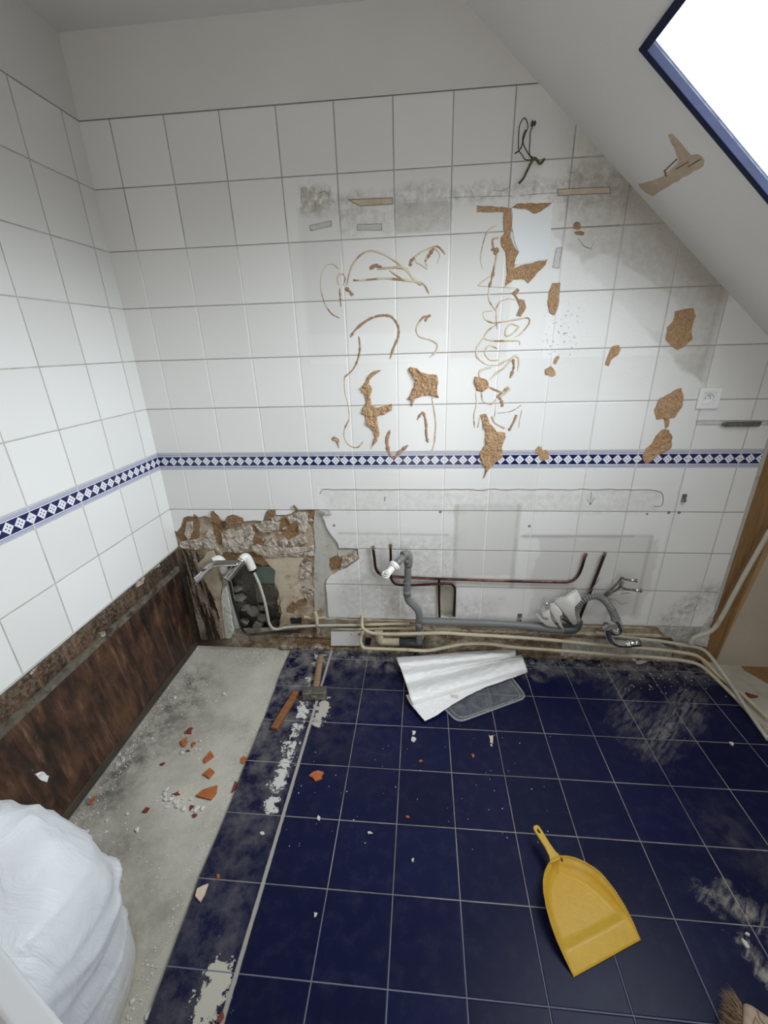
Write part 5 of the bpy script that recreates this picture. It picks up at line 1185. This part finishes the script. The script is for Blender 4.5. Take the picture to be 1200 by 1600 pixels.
for i, (x, y, w_, h, lab, z) in enumerate([(647,1146,9,7,'white chip with pink edge on blue floor below the white film',0), (646,1156,8,8,'white chip directly in front of another below the white film',0), (498,1279,5,9,'small upright white chip on the blue tiles below the curved orange fragment',0), (577,1302,11,4,'thin white chip on the blue tile left of mid floor',0), (493,1430,6,10,'white chip standing at a blue tile joint low in the picture',0), (645,1345,5,8,'small white chip in mid blue floor',0),
   (410,1303,12,7,'white chip on the whitish dusty tile column',0), (235,1585,18,22,'white broken lump by the bottom of the sack',CZ), (1165,1477,9,14,'white flake beside the dusty smear at lower right',0), (1167,1460,7,6,'small white flake above a larger one near the lower right smear',0), (997,1033,22,8,'flat white strip at the foot of the wall under the chrome trap',0), (710,1089,16,6,'pinkish flake lying on the white film',.018), (768,1165,5,5,'white crumb beside the pinkish shard',0), (1143,1163,6,5,'bright white crumb on a joint at the far right of the floor',0), (1106,1052,12,6,'whitish flake below the bend of the pipes at right',0)]):
    shard('plaster_chip', x, y, w_, h, 'chip', lab, 200 + i, z, .006, cat='chip')
# countless chips on the concrete, each its own object
protos = []
for i in range(5):
    o = chunk('plaster_chip', (0, 0, 0), (.012, .009, .006), 'chip', 300 + i); protos.append(o)
rc = random.Random(12); used = set(); px = []
clusters = [((265,1250),14,30),((298,1262),10,10),((250,1090),30,8),((190,1180),14,12),((210,1140),20,10),((330,1000),40,16),((420,1002),30,14),((300,1040),60,10),((245,1550),24,10),((160,1290),30,8),((290,1170),26,10),((380,1100),40,6)]
for (c_, s_, n_) in clusters:
    for _ in range(n_): px.append((c_[0] + rc.gauss(0, s_), c_[1] + rc.gauss(0, s_ * .45)))
k = 0
for i, (x, y) in enumerate(px):
    p = fl(x, y, CZ)
    if not (-.02 < p.x < .50 and p.y < -.015): continue
    if p.x < .50 and p.y < -1.12 and p.x < .47: continue
    b = protos[k % 5]; o = b if k < 5 else b.copy()
    if k >= 5: COL.objects.link(o)
    s = rc.choice((.6, .8, 1.0, 1.3, 1.9)); o.scale = (s, s, s * .8); o.location = (p.x, p.y, CZ + .0018 * s); o.rotation_euler = (0, 0, rc.uniform(0, 6))
    tag(o, 'small white plaster chip scattered on the bare concrete strip', 'chip', 'white plaster chips on the bare concrete'); k += 1
# chips on blue tiles
protos2 = []
for i in range(3): protos2.append(chunk('plaster_speck', (0, 0, 0), (.009, .007, .004), 'chip', 400 + i))
k = 0
for i in range(70):
    if i < 64: x, y = rc.uniform(430, 860), rc.uniform(1130, 1330)
    else: x, y = rc.uniform(850, 1150), rc.uniform(1030, 1110)
    p = fl(x, y)
    if not (.55 < p.x < 2.58 and p.y < -.05): continue
    b = protos2[k % 3]; o = b if k < 3 else b.copy()
    if k >= 3: COL.objects.link(o)
    s = rc.choice((.3, .35, .45, .6)); o.scale = (s, s, s); o.location = (p.x, p.y, .0012 * s); o.rotation_euler = (0, 0, rc.uniform(0, 6))
    tag(o, 'tiny white plaster speck scattered on the blue floor tiles', 'speck', 'white specks on the blue tiles'); k += 1
# fine gravel: uncountable
vs, fs = [], []; rg = random.Random(9)
for i in range(1500):
    q = rg.random()
    if q < .35: x, y = rg.gauss(.36, .12), -abs(rg.gauss(0, .045)) - .005
    elif q < .6: x, y = -.02 + abs(rg.gauss(0, .05)), rg.uniform(-1.0, 0)
    elif q < .8: x, y = .52 - abs(rg.gauss(0, .02)), rg.uniform(-1.4, 0)
    else: x, y = rg.uniform(0, .5), rg.uniform(-1.1, 0)
    if not (-.02 < x < .515) or y > -.003: continue
    boxv(vs, fs, (x, y, CZ + .0012), (rg.uniform(.0015, .005), rg.uniform(.0015, .005), .003), Matrix.Rotation(rg.uniform(0, 3), 3, 'Z'))
g = mesh('plaster_gravel', vs, fs, 'chip'); tag(g, 'fine pale plaster gravel and crumbs strewn over the bare concrete strip', 'gravel', kind='stuff')
vs, fs = [], []
for i in range(150):
    x = rg.uniform(.75, 2.5); y = -abs(rg.gauss(0, .03)) - .02
    if rg.random() < .35: x = rg.gauss(2.35, .12); y = rg.uniform(-.22, -.03)
    if x > 2.6: continue
    boxv(vs, fs, (x, y, .0014), (rg.uniform(.002, .008), rg.uniform(.002, .006), .003), Matrix.Rotation(rg.uniform(0, 3), 3, 'Z'))
g = mesh('mortar_gravel', vs, fs, 'mortar'); tag(g, 'loose pale mortar crumbs on the blue floor along the back wall', 'gravel', kind='stuff')
for o in bpy.data.objects:
    if '_local' in o: del o['_local']
